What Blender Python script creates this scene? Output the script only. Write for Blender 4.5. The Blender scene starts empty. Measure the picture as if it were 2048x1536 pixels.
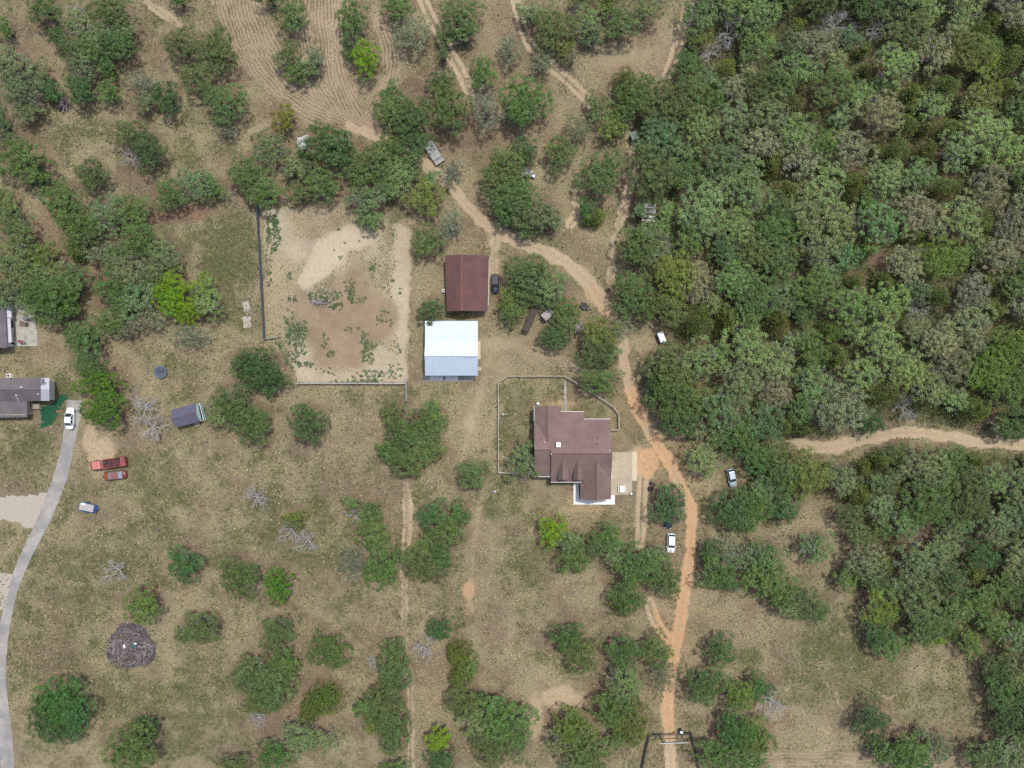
import bpy, math, random
import numpy as np
from mathutils import Vector, Matrix

# ------------------------------------------------------------------ camera, sky, sun
S = 0.11                 # metres on the ground per photo pixel (2048 px wide)
H = 150.0                # height of the drone
scene = bpy.context.scene
cam_d = bpy.data.cameras.new('camera')
cam = bpy.data.objects.new('camera', cam_d)
scene.collection.objects.link(cam)
cam.location = (0, 0, H)
cam.rotation_euler = (0, 0, 0)
cam_d.sensor_width = 36.0
cam_d.lens = 36.0 * H / (2048 * S)
cam_d.clip_end = 20000
scene.camera = cam

SUN_TO = Vector((0.22, 0.31, 1.0)).normalized()      # towards the sun: high, from the upper right
elev = math.asin(SUN_TO.z)
world = bpy.data.worlds.new('World')
scene.world = world
world.use_nodes = True
wn = world.node_tree.nodes
wl = world.node_tree.links
bg = wn['Background']
sky = wn.new('ShaderNodeTexSky')
sky.sky_type = 'NISHITA'
sky.sun_disc = False
sky.sun_elevation = elev
sky.sun_rotation = math.atan2(SUN_TO.x, SUN_TO.y)
sky.dust_density = 3.0
sky.air_density = 1.0
wl.new(sky.outputs[0], bg.inputs[0])
bg.inputs[1].default_value = 0.14
sun_d = bpy.data.lights.new('sun', 'SUN')
sun_d.energy = 2.5
sun_d.angle = math.radians(1.5)
sun_d.color = (1.0, 0.97, 0.91)
sun = bpy.data.objects.new('sun', sun_d)
scene.collection.objects.link(sun)
sun.rotation_euler = SUN_TO.to_track_quat('Z', 'Y').to_euler()
scene.view_settings.view_transform = 'Standard'
scene.view_settings.look = 'None'
scene.view_settings.exposure = 0.34
scene.view_settings.gamma = 1.0
scene.view_settings.use_curve_mapping = False
try:
    scene.cycles.max_bounces = 6
    scene.cycles.diffuse_bounces = 3
    scene.cycles.transmission_bounces = 3
    scene.cycles.transparent_max_bounces = 4
    scene.cycles.use_denoising = False
except Exception:
    pass

# ------------------------------------------------------------------ helpers
R = random.Random(11)
COL = scene.collection

def P(px, py, z=0.0):
    """Point at height z that the photo shows at pixel (px, py)."""
    k = S * (H - z) / H
    return Vector(((px - 1024) * k, (768 - py) * k, z))

def link(o, parent=None):
    COL.objects.link(o)
    if parent is not None:
        o.parent = parent
    return o

def tag(o, label=None, cat=None, group=None, kind=None):
    if label: o['label'] = label
    if cat: o['category'] = cat
    if group: o['group'] = group
    if kind: o['kind'] = kind
    return o

def empty(name, loc, rz=0.0):
    o = bpy.data.objects.new(name, None)
    o.empty_display_size = 0.5
    o.location = loc
    o.rotation_euler = (0, 0, rz)
    return link(o)

def np_mesh(name, verts, faces_n, loops, mats=(), smooth=False, colattr=None, mat_idx=None):
    """verts (n,3); all faces have faces_n corners; loops flat index array"""
    me = bpy.data.meshes.new(name)
    nf = len(loops) // faces_n
    me.vertices.add(len(verts)); me.vertices.foreach_set('co', np.asarray(verts, dtype=np.float32).ravel())
    me.loops.add(len(loops)); me.loops.foreach_set('vertex_index', np.asarray(loops, dtype=np.int32))
    me.polygons.add(nf)
    me.polygons.foreach_set('loop_start', np.arange(0, nf * faces_n, faces_n, dtype=np.int32))
    me.polygons.foreach_set('loop_total', np.full(nf, faces_n, dtype=np.int32))
    if mat_idx is not None:
        me.polygons.foreach_set('material_index', np.asarray(mat_idx, dtype=np.int32))
    if smooth:
        me.polygons.foreach_set('use_smooth', np.ones(nf, dtype=bool))
    if colattr:
        for nm, arr in colattr.items():
            a = me.attributes.new(nm, 'FLOAT_COLOR', 'POINT')
            a.data.foreach_set('color', np.asarray(arr, dtype=np.float32).ravel())
    for m in mats: me.materials.append(m)
    me.update(calc_edges=True)
    return me

class MB:
    def __init__(s): s.v = []; s.f = []
    def poly(s, pts):
        i = len(s.v); s.v += [tuple(p) for p in pts]; s.f.append(list(range(i, i + len(pts)))); return s
    def prism(s, pts, z0, z1):
        n = len(pts); i = len(s.v)
        s.v += [(p[0], p[1], z0) for p in pts] + [(p[0], p[1], z1) for p in pts]
        area = sum(pts[k][0] * pts[(k + 1) % n][1] - pts[(k + 1) % n][0] * pts[k][1] for k in range(n))
        bot, top = list(range(i, i + n)), list(range(i + n, i + 2 * n))
        if area > 0: bot.reverse()
        else: top.reverse()
        s.f += [bot, top]
        for k in range(n):
            a, b = i + k, i + (k + 1) % n
            q = [a, b, b + n, a + n]
            if area < 0: q.reverse()
            s.f.append(q)
        return s
    def box(s, c, size, rz=0.0, taper=1.0):
        x, y, z = (q / 2 for q in size); i = len(s.v)
        ca, sa = math.cos(rz), math.sin(rz)
        for dz in (-z, z):
            t = taper if dz > 0 else 1.0
            for dx, dy in ((-x, -y), (x, -y), (x, y), (-x, y)):
                dx *= t; dy *= t
                s.v.append((c[0] + dx * ca - dy * sa, c[1] + dx * sa + dy * ca, c[2] + dz))
        s.f += [[i + a for a in q] for q in ((3, 2, 1, 0), (4, 5, 6, 7), (0, 1, 5, 4), (1, 2, 6, 5), (2, 3, 7, 6), (3, 0, 4, 7))]
        return s
    def slab(s, pts, t):
        """thin plate: polygon pts (3d, any order) with thickness t downwards"""
        n = len(pts); i = len(s.v)
        area = sum(pts[k][0] * pts[(k + 1) % n][1] - pts[(k + 1) % n][0] * pts[k][1] for k in range(n))
        if area < 0: pts = list(pts)[::-1]
        s.v += [tuple(p) for p in pts] + [(p[0], p[1], p[2] - t) for p in pts]
        s.f += [list(range(i, i + n)), list(range(i + 2 * n - 1, i + n - 1, -1))]
        for k in range(n):
            a, b = i + k, i + (k + 1) % n
            s.f.append([a, a + n, b + n, b])
        return s
    def tube(s, a, b, ra, rb=None, n=6, cap=True):
        a, b = Vector(a), Vector(b); rb = ra if rb is None else rb
        d = (b - a)
        if d.length < 1e-6: return s
        d.normalize()
        u = d.orthogonal().normalized(); w = d.cross(u); i = len(s.v)
        for c, r in ((a, ra), (b, rb)):
            for k in range(n):
                t = 2 * math.pi * k / n
                s.v.append(tuple(c + u * (math.cos(t) * r) + w * (math.sin(t) * r)))
        for k in range(n):
            s.f.append([i + k, i + (k + 1) % n, i + n + (k + 1) % n, i + n + k])
        if cap:
            s.f += [[i + k for k in range(n - 1, -1, -1)], [i + n + k for k in range(n)]]
        return s
    def cyl(s, c, r, h, n=16, r2=None):
        return s.tube((c[0], c[1], c[2]), (c[0], c[1], c[2] + h), r, r if r2 is None else r2, n)
    def mesh(s, name, mat):
        me = bpy.data.meshes.new(name); me.from_pydata(s.v, [], s.f)
        if mat: me.materials.append(mat)
        me.update(); return me
    def build(s, name, mat, parent=None, smooth=False, bevel=0.0):
        me = s.mesh(name, mat)
        if smooth: me.polygons.foreach_set('use_smooth', [True] * len(me.polygons))
        o = bpy.data.objects.new(name, me); link(o, parent)
        if bevel:
            m = o.modifiers.new('bevel', 'BEVEL'); m.width = bevel; m.segments = 2; m.limit_method = 'ANGLE'
        return o

# ------------------------------------------------------------------ materials
def lin(r, g, b):
    f = lambda c: (c / 255 / 12.92) if c / 255 <= 0.04045 else ((c / 255 + 0.055) / 1.055) ** 2.4
    return (f(r), f(g), f(b), 1)

def mat(name, col, rough=0.7, metal=0.0, var=0.12, vscale=3.0, col2=None, c2scale=1.0, c2lo=0.5, c2hi=0.65, bump=0.0, bscale=20.0, spec=0.4):
    m = bpy.data.materials.new(name); m.use_nodes = True
    nt = m.node_tree; N = nt.nodes; L = nt.links; b = N['Principled BSDF']
    b.inputs['Roughness'].default_value = rough; b.inputs['Metallic'].default_value = metal
    b.inputs['Specular IOR Level'].default_value = spec
    tc = N.new('ShaderNodeTexCoord')
    nz = N.new('ShaderNodeTexNoise'); nz.inputs['Scale'].default_value = vscale; nz.inputs['Detail'].default_value = 6
    L.new(tc.outputs['Object'], nz.inputs['Vector'])
    mp = N.new('ShaderNodeMapRange'); mp.inputs['From Min'].default_value = 0.3; mp.inputs['From Max'].default_value = 0.7
    mp.inputs['To Min'].default_value = 1 - var; mp.inputs['To Max'].default_value = 1 + var
    L.new(nz.outputs['Fac'], mp.inputs['Value'])
    base = N.new('ShaderNodeMix'); base.data_type = 'RGBA'
    base.inputs['A'].default_value = (*col[:3], 1); base.inputs['B'].default_value = (*(col2 or col)[:3], 1)
    n2 = N.new('ShaderNodeTexNoise'); n2.inputs['Scale'].default_value = c2scale; n2.inputs['Detail'].default_value = 8
    L.new(tc.outputs['Object'], n2.inputs['Vector'])
    m2 = N.new('ShaderNodeMapRange'); m2.inputs['From Min'].default_value = c2lo; m2.inputs['From Max'].default_value = c2hi
    L.new(n2.outputs['Fac'], m2.inputs['Value']); L.new(m2.outputs['Result'], base.inputs['Factor'])
    mul = N.new('ShaderNodeVectorMath'); mul.operation = 'SCALE'
    L.new(base.outputs['Result'], mul.inputs[0]); L.new(mp.outputs['Result'], mul.inputs['Scale'])
    L.new(mul.outputs['Vector'], b.inputs['Base Color'])
    if bump:
        nb = N.new('ShaderNodeTexNoise'); nb.inputs['Scale'].default_value = bscale
        L.new(tc.outputs['Object'], nb.inputs['Vector'])
        bp = N.new('ShaderNodeBump'); bp.inputs['Strength'].default_value = bump; bp.inputs['Distance'].default_value = 0.05
        L.new(nb.outputs['Fac'], bp.inputs['Height']); L.new(bp.outputs['Normal'], b.inputs['Normal'])
    return m

def shingle_mat(name, c1, c2, c3, streak_dir=0):
    m = mat(name, c1, 0.9, var=0.10, vscale=0.5, col2=c2, c2scale=0.35, c2lo=0.40, c2hi=0.62)
    nt = m.node_tree; N = nt.nodes; L = nt.links; b = N['Principled BSDF']
    src = b.inputs['Base Color'].links[0].from_socket
    tc = N.new('ShaderNodeTexCoord'); br = N.new('ShaderNodeTexBrick')
    br.inputs['Scale'].default_value = 1.0; br.inputs['Brick Width'].default_value = 0.33; br.inputs['Row Height'].default_value = 0.14
    br.inputs['Color1'].default_value = (1.12, 1.12, 1.12, 1); br.inputs['Color2'].default_value = (0.86, 0.86, 0.86, 1)
    br.inputs['Mortar'].default_value = (0.7, 0.7, 0.7, 1); br.inputs['Mortar Size'].default_value = 0.012
    mp = N.new('ShaderNodeMapping'); mp.inputs['Rotation'].default_value = (0, 0, streak_dir)
    L.new(tc.outputs['Object'], mp.inputs['Vector']); L.new(mp.outputs['Vector'], br.inputs['Vector'])
    mm = N.new('ShaderNodeMix'); mm.data_type = 'RGBA'; mm.blend_type = 'MULTIPLY'; mm.inputs['Factor'].default_value = 1
    L.new(src, mm.inputs['A']); L.new(br.outputs['Color'], mm.inputs['B'])
    n3 = N.new('ShaderNodeTexNoise'); n3.inputs['Scale'].default_value = 4.0; n3.inputs['Detail'].default_value = 10; n3.inputs['Roughness'].default_value = 0.8
    L.new(tc.outputs['Object'], n3.inputs['Vector'])
    r3 = N.new('ShaderNodeMapRange'); r3.inputs['From Min'].default_value = 0.45; r3.inputs['From Max'].default_value = 0.75
    L.new(n3.outputs['Fac'], r3.inputs['Value'])
    m3 = N.new('ShaderNodeMix'); m3.data_type = 'RGBA'; L.new(r3.outputs['Result'], m3.inputs['Factor'])
    L.new(mm.outputs['Result'], m3.inputs['A']); m3.inputs['B'].default_value = (*c3[:3], 1)
    L.new(m3.outputs['Result'], b.inputs['Base Color'])
    return m

M = {}
M['roof_brown'] = shingle_mat('brown_shingle', (0.185, 0.122, 0.108), (0.155, 0.100, 0.092), (0.205, 0.150, 0.125))
M['roof_red'] = shingle_mat('red_brown_roofing', (0.125, 0.058, 0.052), (0.098, 0.050, 0.052), (0.135, 0.072, 0.060))
M['roof_grey'] = shingle_mat('grey_shingle', (0.135, 0.120, 0.125), (0.105, 0.092, 0.102), (0.165, 0.145, 0.135))
M['roof_slate'] = mat('slate_blue_roof', (0.085, 0.088, 0.125), 0.6, var=0.15, vscale=1.5, col2=(0.12, 0.085, 0.10), c2scale=0.8, c2lo=0.5, c2hi=0.7)
M['ridge'] = mat('ridge_cap', (0.13, 0.075, 0.068), 0.9)
M['ridge_red'] = mat('rust_ridge_cap', (0.19, 0.085, 0.06), 0.8)
M['galv'] = mat('galvanised_sheet', (0.54, 0.625, 0.70), 0.5, metal=0.1, var=0.05, vscale=0.6)
M['galv_worn'] = mat('weathered_sheet', (0.27, 0.265, 0.26), 0.6, metal=0.2, var=0.25, vscale=2.0, col2=(0.2, 0.13, 0.09), c2scale=1.4, c2lo=0.55, c2hi=0.7)
M['siding_white'] = mat('white_siding', (0.62, 0.62, 0.60), 0.6, var=0.06)
M['siding_tan'] = mat('tan_wall', (0.38, 0.31, 0.23), 0.8, var=0.1)
M['siding_red'] = mat('dark_red_wall', (0.14, 0.05, 0.04), 0.8, var=0.1)
M['teal'] = mat('pale_teal_board', (0.16, 0.25, 0.25), 0.7)
M['white'] = mat('white_paint', (0.78, 0.78, 0.77), 0.45, var=0.03)
M['trim'] = mat('pale_trim', (0.55, 0.54, 0.50), 0.6, var=0.05)
M['glass'] = mat('dark_glass', (0.03, 0.045, 0.055), 0.08, spec=0.8, var=0.02)
M['glass_pale'] = mat('pale_blue_glass', (0.35, 0.48, 0.52), 0.15, spec=0.8, var=0.1)  # plain pale blue glass for the headlights
M['concrete'] = mat('concrete', (0.37, 0.315, 0.225), 0.9, var=0.09, vscale=0.9, col2=(0.32, 0.275, 0.20), c2scale=0.4, bump=0.2)
M['concrete_pale'] = mat('pale_concrete', (0.66, 0.67, 0.63), 0.85, var=0.05, vscale=0.7)
M['concrete_old'] = mat('old_concrete', (0.335, 0.320, 0.270), 0.9, var=0.16, vscale=0.8, col2=(0.21, 0.185, 0.155), c2scale=1.2, c2lo=0.52, c2hi=0.75, bump=0.3)
M['drive'] = mat('driveway_slab', (0.225, 0.218, 0.205), 0.9, var=0.13, vscale=0.7, col2=(0.30, 0.285, 0.255), c2scale=0.25, c2lo=0.42, c2hi=0.6, bump=0.3)
M['caliche'] = mat('pale_gravel', (0.345, 0.305, 0.250), 0.95, var=0.16, vscale=3, bump=0.4)
M['joint'] = mat('slab_joint', (0.24, 0.21, 0.17), 0.9)
M['wood_grey'] = mat('weathered_wood', (0.27, 0.235, 0.19), 0.85, var=0.25, vscale=3)
M['wood_pale'] = mat('new_lumber', (0.50, 0.38, 0.22), 0.8, var=0.15)
M['wood_dark'] = mat('dark_wood', (0.06, 0.045, 0.04), 0.85, var=0.25)
M['bark'] = mat('oak_bark', (0.085, 0.070, 0.058), 0.95, var=0.35, vscale=5, bump=0.5)
M['bark_grey'] = mat('bleached_wood', (0.32, 0.31, 0.30), 0.9, var=0.3, vscale=4)
M['bark_twig'] = mat('lichen_twig', (0.17, 0.155, 0.135), 0.9, var=0.3, vscale=4)
M['fence_blue'] = mat('blue_grey_sheet', (0.115, 0.135, 0.165), 0.6, var=0.22, vscale=1.2, metal=0.1)
M['steel_dark'] = mat('dark_painted_steel', (0.025, 0.028, 0.03), 0.5, var=0.2)
M['steel'] = mat('grey_steel', (0.22, 0.24, 0.26), 0.45, metal=0.4, var=0.15)
M['wire'] = mat('galvanised_wire', (0.28, 0.28, 0.27), 0.5, metal=0.5)
M['rubber'] = mat('tyre_rubber', (0.02, 0.02, 0.02), 0.85)
M['rim'] = mat('wheel_rim', (0.35, 0.35, 0.36), 0.35, metal=0.7)
M['car_white'] = mat('white_car_paint', (0.74, 0.78, 0.78), 0.25, var=0.02, spec=0.6)
M['car_black'] = mat('black_car_paint', (0.03, 0.033, 0.038), 0.28, var=0.15, spec=0.7)
M['car_silver'] = mat('silver_car_paint', (0.42, 0.50, 0.54), 0.3, metal=0.3, var=0.05)
M['car_navy'] = mat('navy_car_paint', (0.02, 0.03, 0.05), 0.3, spec=0.7)
M['paint_red'] = mat('faded_red_paint', (0.27, 0.062, 0.058), 0.55, var=0.2, vscale=1.2, col2=(0.15, 0.05, 0.05), c2scale=0.9)
M['paint_pink'] = mat('sun_bleached_red', (0.44, 0.17, 0.14), 0.6, var=0.12, vscale=1.3)
M['rust'] = mat('rust_patches', (0.105, 0.032, 0.034), 0.85, var=0.35, vscale=1.6, col2=(0.03, 0.022, 0.028), c2scale=0.9, c2lo=0.48, c2hi=0.6)
M['burgundy'] = mat('burgundy_paint', (0.14, 0.028, 0.032), 0.4, var=0.2, vscale=1.5)
M['orange_rust'] = mat('orange_rust_hood', (0.21, 0.055, 0.022), 0.6, var=0.2)
M['blue'] = mat('blue_paint', (0.02, 0.065, 0.17), 0.45, var=0.15)
M['deck_pale'] = mat('bleached_deck_board', (0.37, 0.34, 0.33), 0.8, var=0.15, vscale=2)
M['blackplastic'] = mat('black_plastic', (0.015, 0.015, 0.017), 0.5)
M['mat_net'] = mat('trampoline_mat', (0.065, 0.075, 0.105), 0.8, var=0.3, vscale=1.5)
M['pad_blue'] = mat('faded_blue_pad', (0.10, 0.115, 0.15), 0.7, var=0.25, vscale=2)
M['rugbrown'] = mat('brown_door_mat', (0.14, 0.09, 0.07), 0.9)
M['ruggreen'] = mat('green_door_mat', (0.05, 0.06, 0.035), 0.9)
M['brick_red'] = mat('red_paver', (0.26, 0.12, 0.08), 0.9)
M['charcoal'] = mat('charcoal_ash', (0.060, 0.052, 0.058), 0.95, var=0.4, vscale=2, bump=0.8, bscale=6)
M['stick'] = mat('dead_stick', (0.185, 0.160, 0.155), 0.9, var=0.4, vscale=2)
M['stick_red'] = mat('reddish_stick', (0.19, 0.10, 0.07), 0.9, var=0.3)
M['teal_plastic'] = mat('teal_plastic', (0.02, 0.13, 0.15), 0.5)
M['pad_pale'] = mat('grey_white_sheet', (0.40, 0.41, 0.44), 0.6, var=0.08)
M['magenta'] = mat('magenta_plastic', (0.30, 0.05, 0.22), 0.5)
M['yellow'] = mat('yellow_plastic', (0.55, 0.38, 0.04), 0.5)

def leaf_material():
    m = bpy.data.materials.new('leaves'); m.use_nodes = True
    nt = m.node_tree; N = nt.nodes; L = nt.links; N.clear()
    out = N.new('ShaderNodeOutputMaterial'); oi = N.new('ShaderNodeObjectInfo')
    at = N.new('ShaderNodeAttribute'); at.attribute_name = 'tone'
    sep = N.new('ShaderNodeSeparateColor'); L.new(at.outputs['Color'], sep.inputs[0])
    hsv = N.new('ShaderNodeHueSaturation')
    mh = N.new('ShaderNodeMapRange'); mh.inputs['To Min'].default_value = 0.47; mh.inputs['To Max'].default_value = 0.53
    L.new(sep.outputs[0], mh.inputs['Value']); L.new(mh.outputs['Result'], hsv.inputs['Hue'])
    mv = N.new('ShaderNodeMapRange'); mv.inputs['To Min'].default_value = 0.50; mv.inputs['To Max'].default_value = 1.62
    L.new(sep.outputs[1], mv.inputs['Value']); L.new(mv.outputs['Result'], hsv.inputs['Value'])
    ms = N.new('ShaderNodeMapRange'); ms.inputs['To Min'].default_value = 1.26; ms.inputs['To Max'].default_value = 0.88
    L.new(sep.outputs[2], ms.inputs['Value']); L.new(ms.outputs['Result'], hsv.inputs['Saturation'])
    L.new(oi.outputs['Color'], hsv.inputs['Color'])
    d = N.new('ShaderNodeBsdfDiffuse'); t = N.new('ShaderNodeBsdfTranslucent'); g = N.new('ShaderNodeBsdfGlossy')
    g.inputs['Roughness'].default_value = 0.55; g.inputs['Color'].default_value = (0.5, 0.5, 0.5, 1)
    L.new(hsv.outputs['Color'], d.inputs['Color']); L.new(hsv.outputs['Color'], t.inputs['Color'])
    mx = N.new('ShaderNodeMixShader'); mx.inputs[0].default_value = 0.28
    L.new(d.outputs[0], mx.inputs[1]); L.new(t.outputs[0], mx.inputs[2])
    mg = N.new('ShaderNodeMixShader'); mg.inputs[0].default_value = 0.05
    L.new(mx.outputs[0], mg.inputs[1]); L.new(g.outputs[0], mg.inputs[2])
    L.new(mg.outputs[0], out.inputs[0])
    return m
M['leaf'] = leaf_material()

# ------------------------------------------------------------------ layout data (photo pixels)
# roads: (points (x, y, width), kind)   kind: full = bare bed, two = pair of wheel ruts
ROADS = [
 ('track', 'trail', [(1640,1345,5),(1652,1368,5),(1672,1382,5),(1676,1408,5),(1688,1420,5),(1706,1423,5)]),
 ('track', 'trail', [(1755,1383,5),(1778,1398,5),(1800,1384,5)]),
 ('track', 'trail', [(1768,1420,5),(1790,1440,5),(1806,1455,5)]),
 ('track', 'trail', [(1605,1420,5),(1625,1450,5),(1660,1466,5)]),
 ('track', 'trail', [(845,1272,6),(846,1245,6),(862,1226,6),(888,1222,6),(900,1235,6)]),
 ('track', 'trail', [(440,925,4),(462,940,4),(480,950,4),(512,962,4)]),
 ('track', 'trail', [(1020,1010,6),(1000,985,6),(975,960,6)]),
 ('track', 'faint', [(1540,1532,14),(1620,1528,12),(1730,1526,8)]),
 ('track', 'faint', [(1375,895,12),(1430,888,12),(1500,887,12),(1575,884,12)]),
 ('main', 'full', [(1345,1600,30),(1340,1500,28),(1336,1400,28),(1344,1330,24),(1360,1250,34),(1370,1180,30),(1378,1120,30),(1383,1050,28),(1376,1000,26),(1346,940,30),(1316,890,30),(1290,850,30),(1268,800,34),(1250,740,32),(1249,705,32),(1236,650,36),(1206,605,42),(1180,570,42),(1140,530,36),(1095,505,34),(1040,485,26),(1000,465,30),(960,440,28),(925,400,26),(900,370,28),(860,335,30),(800,292,28),(745,268,26),(700,252,14)]),
 ('main', 'two', [(835,-40,24),(850,10,24),(880,70,24),(905,115,24),(925,150,24),(942,195,20)]),
 ('main', 'full', [(1575,884,10),(1600,890,20),(1660,895,34),(1720,880,36),(1790,866,26),(1860,868,28),(1940,883,26),(2010,888,26),(2100,890,26)]),
 ('track', 'two', [(1382,-40,22),(1375,20,22),(1366,60,22),(1350,110,22),(1335,150,20)]),
 ('track', 'full', [(1235,190,10),(1255,250,14),(1262,300,18),(1264,350,20),(1252,400,22),(1236,455,20),(1225,520,16),(1218,575,14)]),
 ('track', 'two', [(1030,0,20),(1055,80,22),(1100,130,22),(1140,165,22),(1185,210,22)]),
 ('track', 'full', [(992,470,18),(988,520,22),(990,560,18)]),
 ('track', 'faint', [(958,690,26),(1010,688,28),(1060,700,24),(1110,715,22),(1150,738,22),(1205,768,14)]),
 ('track', 'faint', [(985,690,22),(975,740,22),(955,800,18),(940,850,22),(935,880,20),(925,920,10)]),
 ('track', 'faint', [(960,990,8),(955,1050,14),(945,1130,12),(940,1170,10)]),
 ('track', 'faint', [(820,450,14),(815,560,12),(814,700,12),(812,770,12)]),
 ('track', 'full', [(813,970,18),(816,1040,26),(812,1090,22),(808,1150,10),(810,1260,12),(812,1310,14),(822,1370,14),(822,1450,16),(820,1600,16)]),
 ('track', 'two', [(1286,950,20),(1283,1010,22),(1280,1090,20)]),
 ('track', 'two', [(1298,1205,22),(1312,1245,22),(1338,1280,18)]),
 ('track', 'full', [(850,335,14),(900,380,14)]),
 ('track', 'faint', [(20,225,12),(80,240,9),(150,252,8),(300,262,7),(420,268,9),(500,262,12),(560,235,16)]),
 ('track', 'full', [(290,0,12),(330,30,16),(360,50,10)]),
 ('track', 'two', [(1140,450,20),(1160,415,20),(1150,400,14)]),
]
PLOUGH = [  # striped field bands (x, y, width)
 [(470,-60,110),(485,20,100),(512,90,80),(550,150,66),(610,200,56),(680,236,46),(735,255,34)],
 [(655,-60,70),(655,0,68),(662,80,56),(672,150,52),(692,205,44),(712,240,34)],
 [(600,-40,50),(605,60,46),(615,120,40),(640,180,50),(672,225,40)],
 [(765,40,30),(782,110,34),(778,160,30),(755,210,36),(728,245,26)],
]
# soft ground blobs: (x, y, rx, ry, strength)
DRY = [(1030,715,100,55,.8),(945,820,60,70,.7),(860,700,30,100,.6),(985,600,30,80,.6),(900,480,60,40,.6),(1090,260,110,120,.4),(960,420,60,60,.6),(1140,120,70,70,.4),(470,180,50,80,.5),(600,200,160,60,.5),(860,1390,45,110,.9),(1085,1390,70,50,.8),(1640,1035,45,50,.8),(1690,1090,30,50,.6),(1240,120,90,60,1),(1300,100,60,60,.9),(1200,150,60,40,.8),(1180,490,60,50,.6),(1150,400,60,50,.5),(640,450,110,70,1.2),(560,600,30,90,1.0),(800,600,18,150,1.0),(700,740,120,40,.9),(90,440,35,60,.6),(1480,1240,90,50,.5),(960,1100,40,110,.6),(930,850,40,70,.6),(300,1230,100,60,.35),(310,1330,60,40,.4),(1160,1180,60,50,.4),(1600,1460,130,50,.5),(210,700,50,40,.5),(180,880,60,60,.6),(420,680,90,30,.6),(440,270,60,20,.4),(100,690,30,40,.7),(860,560,30,90,.5),(1000,50,60,100,.45),(930,200,60,60,.2),(1880,1340,80,40,.35),(1400,1200,40,60,.4),(230,1000,50,60,.3),(680,860,120,60,.4),(900,340,60,40,.4),(980,1300,60,80,.35),(1750,1050,20,30,.3),(160,1060,40,40,.4),(640,1420,80,50,.3),(280,1110,60,40,.2),(620,790,80,20,.4),(1560,1230,60,50,.3)]
GREEN = [(1700,1330,150,90,.45),(1850,1380,120,70,.35),(200,1150,170,120,.38),(360,1400,220,110,.38),(600,1090,130,100,.32),(60,930,50,60,.4),(250,960,120,60,.5),(150,1330,90,80,.25),(1050,830,60,80,.35),(330,290,120,60,.3),(450,500,60,80,.9),(300,975,80,50,.5),(90,790,70,40,.6),(60,910,50,50,.5),(1035,790,50,35,.6),(1025,860,30,70,.5),(1070,1120,60,50,.6),(1680,1310,70,35,.7),(1760,1370,90,30,.4),(640,1010,22,22,.8),(150,270,100,25,.4),(560,460,28,50,.7),(350,480,80,60,.3),(470,650,50,60,.5),(380,740,50,20,.4),(1010,990,30,50,.4),(985,1020,20,30,.7),(330,320,80,25,.4),(310,1060,50,40,.4),(80,1110,60,60,.25),(1180,830,30,25,.4),(1260,840,30,40,.5),(1480,1320,50,25,.6),(860,780,40,14,.4),(350,1380,80,40,.2),(1650,1250,60,30,.5),(590,690,26,50,.6),(740,700,26,40,.5),(1120,500,40,25,.3),(105,830,30,25,.6)]
LITTER = [(330,430,90,22,1.0),(250,350,60,30,.5),(60,250,50,40,.5),(1265,400,22,60,.7),(600,1170,130,90,.42),(440,1100,120,60,.3),(560,1440,150,60,.4),(330,1160,90,50,.3),(700,1230,80,60,.3),(320,425,55,14,1.2),(370,420,90,16,.9),(300,260,90,18,.35),(970,260,110,60,.6),(900,280,80,40,.6),(1000,130,60,70,.3),(660,380,60,30,.8),(1275,360,20,80,.9),(1290,550,40,18,1),(210,560,30,110,.9),(170,650,60,20,.7),(240,110,120,90,.4),(80,80,60,60,.45),(440,170,60,60,.4),(850,170,60,40,.6),(930,460,80,30,.5),(560,1440,90,60,.6),(620,1250,60,60,.4),(400,1180,140,60,.3),(450,340,60,40,.35),(1190,770,60,30,.6),(1230,1150,50,50,.5),(1755,520,22,30,1.3),(1200,1390,40,60,.6),(1100,1450,40,60,.5),(1500,1400,70,40,.3),(560,850,80,70,.35),(460,880,80,60,.3),(230,780,60,60,.3),(20,1000,20,10,0),(1010,30,50,60,.5),(930,80,70,60,.5),(1050,690,80,16,.4),(1420,880,60,20,.6),(1380,900,40,60,.5),(1370,1130,30,60,.2),(1850,1070,120,30,.8),(1960,1120,60,60,.5)]
ORANGE = [(1330,905,60,60,1.0),(1300,925,45,35,1.1),(1385,1000,30,100,1.1),(1378,1120,30,90,1.3),(1350,1260,44,110,1.4),(1200,620,60,60,.5),(1270,820,50,60,.9),(937,1180,20,30,1.0),(938,1218,16,26,.9),(940,1200,26,44,.6),(1160,1025,80,22,.75),(1140,990,30,50,.5),(1045,690,50,20,.4),(1105,800,50,16,.5),(1150,800,40,25,.4),(1240,870,25,40,.5),(990,560,30,60,.3),(1340,1400,30,110,.85),(340,430,70,14,.8),(1250,250,20,60,.3),(1152,655,16,16,.8)]
BARE = [(1000,740,34,50,.38),(945,850,26,60,.36),(1150,735,30,22,.5),(985,500,24,60,.4),(1250,120,85,55,.42),(1330,100,35,60,.40),(1010,690,60,24,.4),(1080,712,50,18,.35),(960,60,40,60,.25),(560,120,60,60,.2),(1285,925,34,32,1.1),(937,1180,15,24,.62),(938,1218,11,16,.5),(200,910,30,42,.8),(180,880,20,40,.7),(1120,1395,55,25,.7),(1070,1430,20,60,.6),(1140,1000,12,20,.5),(1125,808,30,8,.5),(650,640,50,90,0.0),(1170,1015,60,14,.5),(940,850,16,30,.5),(1590,882,30,8,.6),(1345,690,30,30,.4),(1000,690,50,20,.5),(1285,690,40,25,.5),(440,1000,5,5,0)]
PADDOCK = [(527,418),(680,404),(760,430),(822,456),(818,766),(592,766),(562,680),(530,678)]
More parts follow.
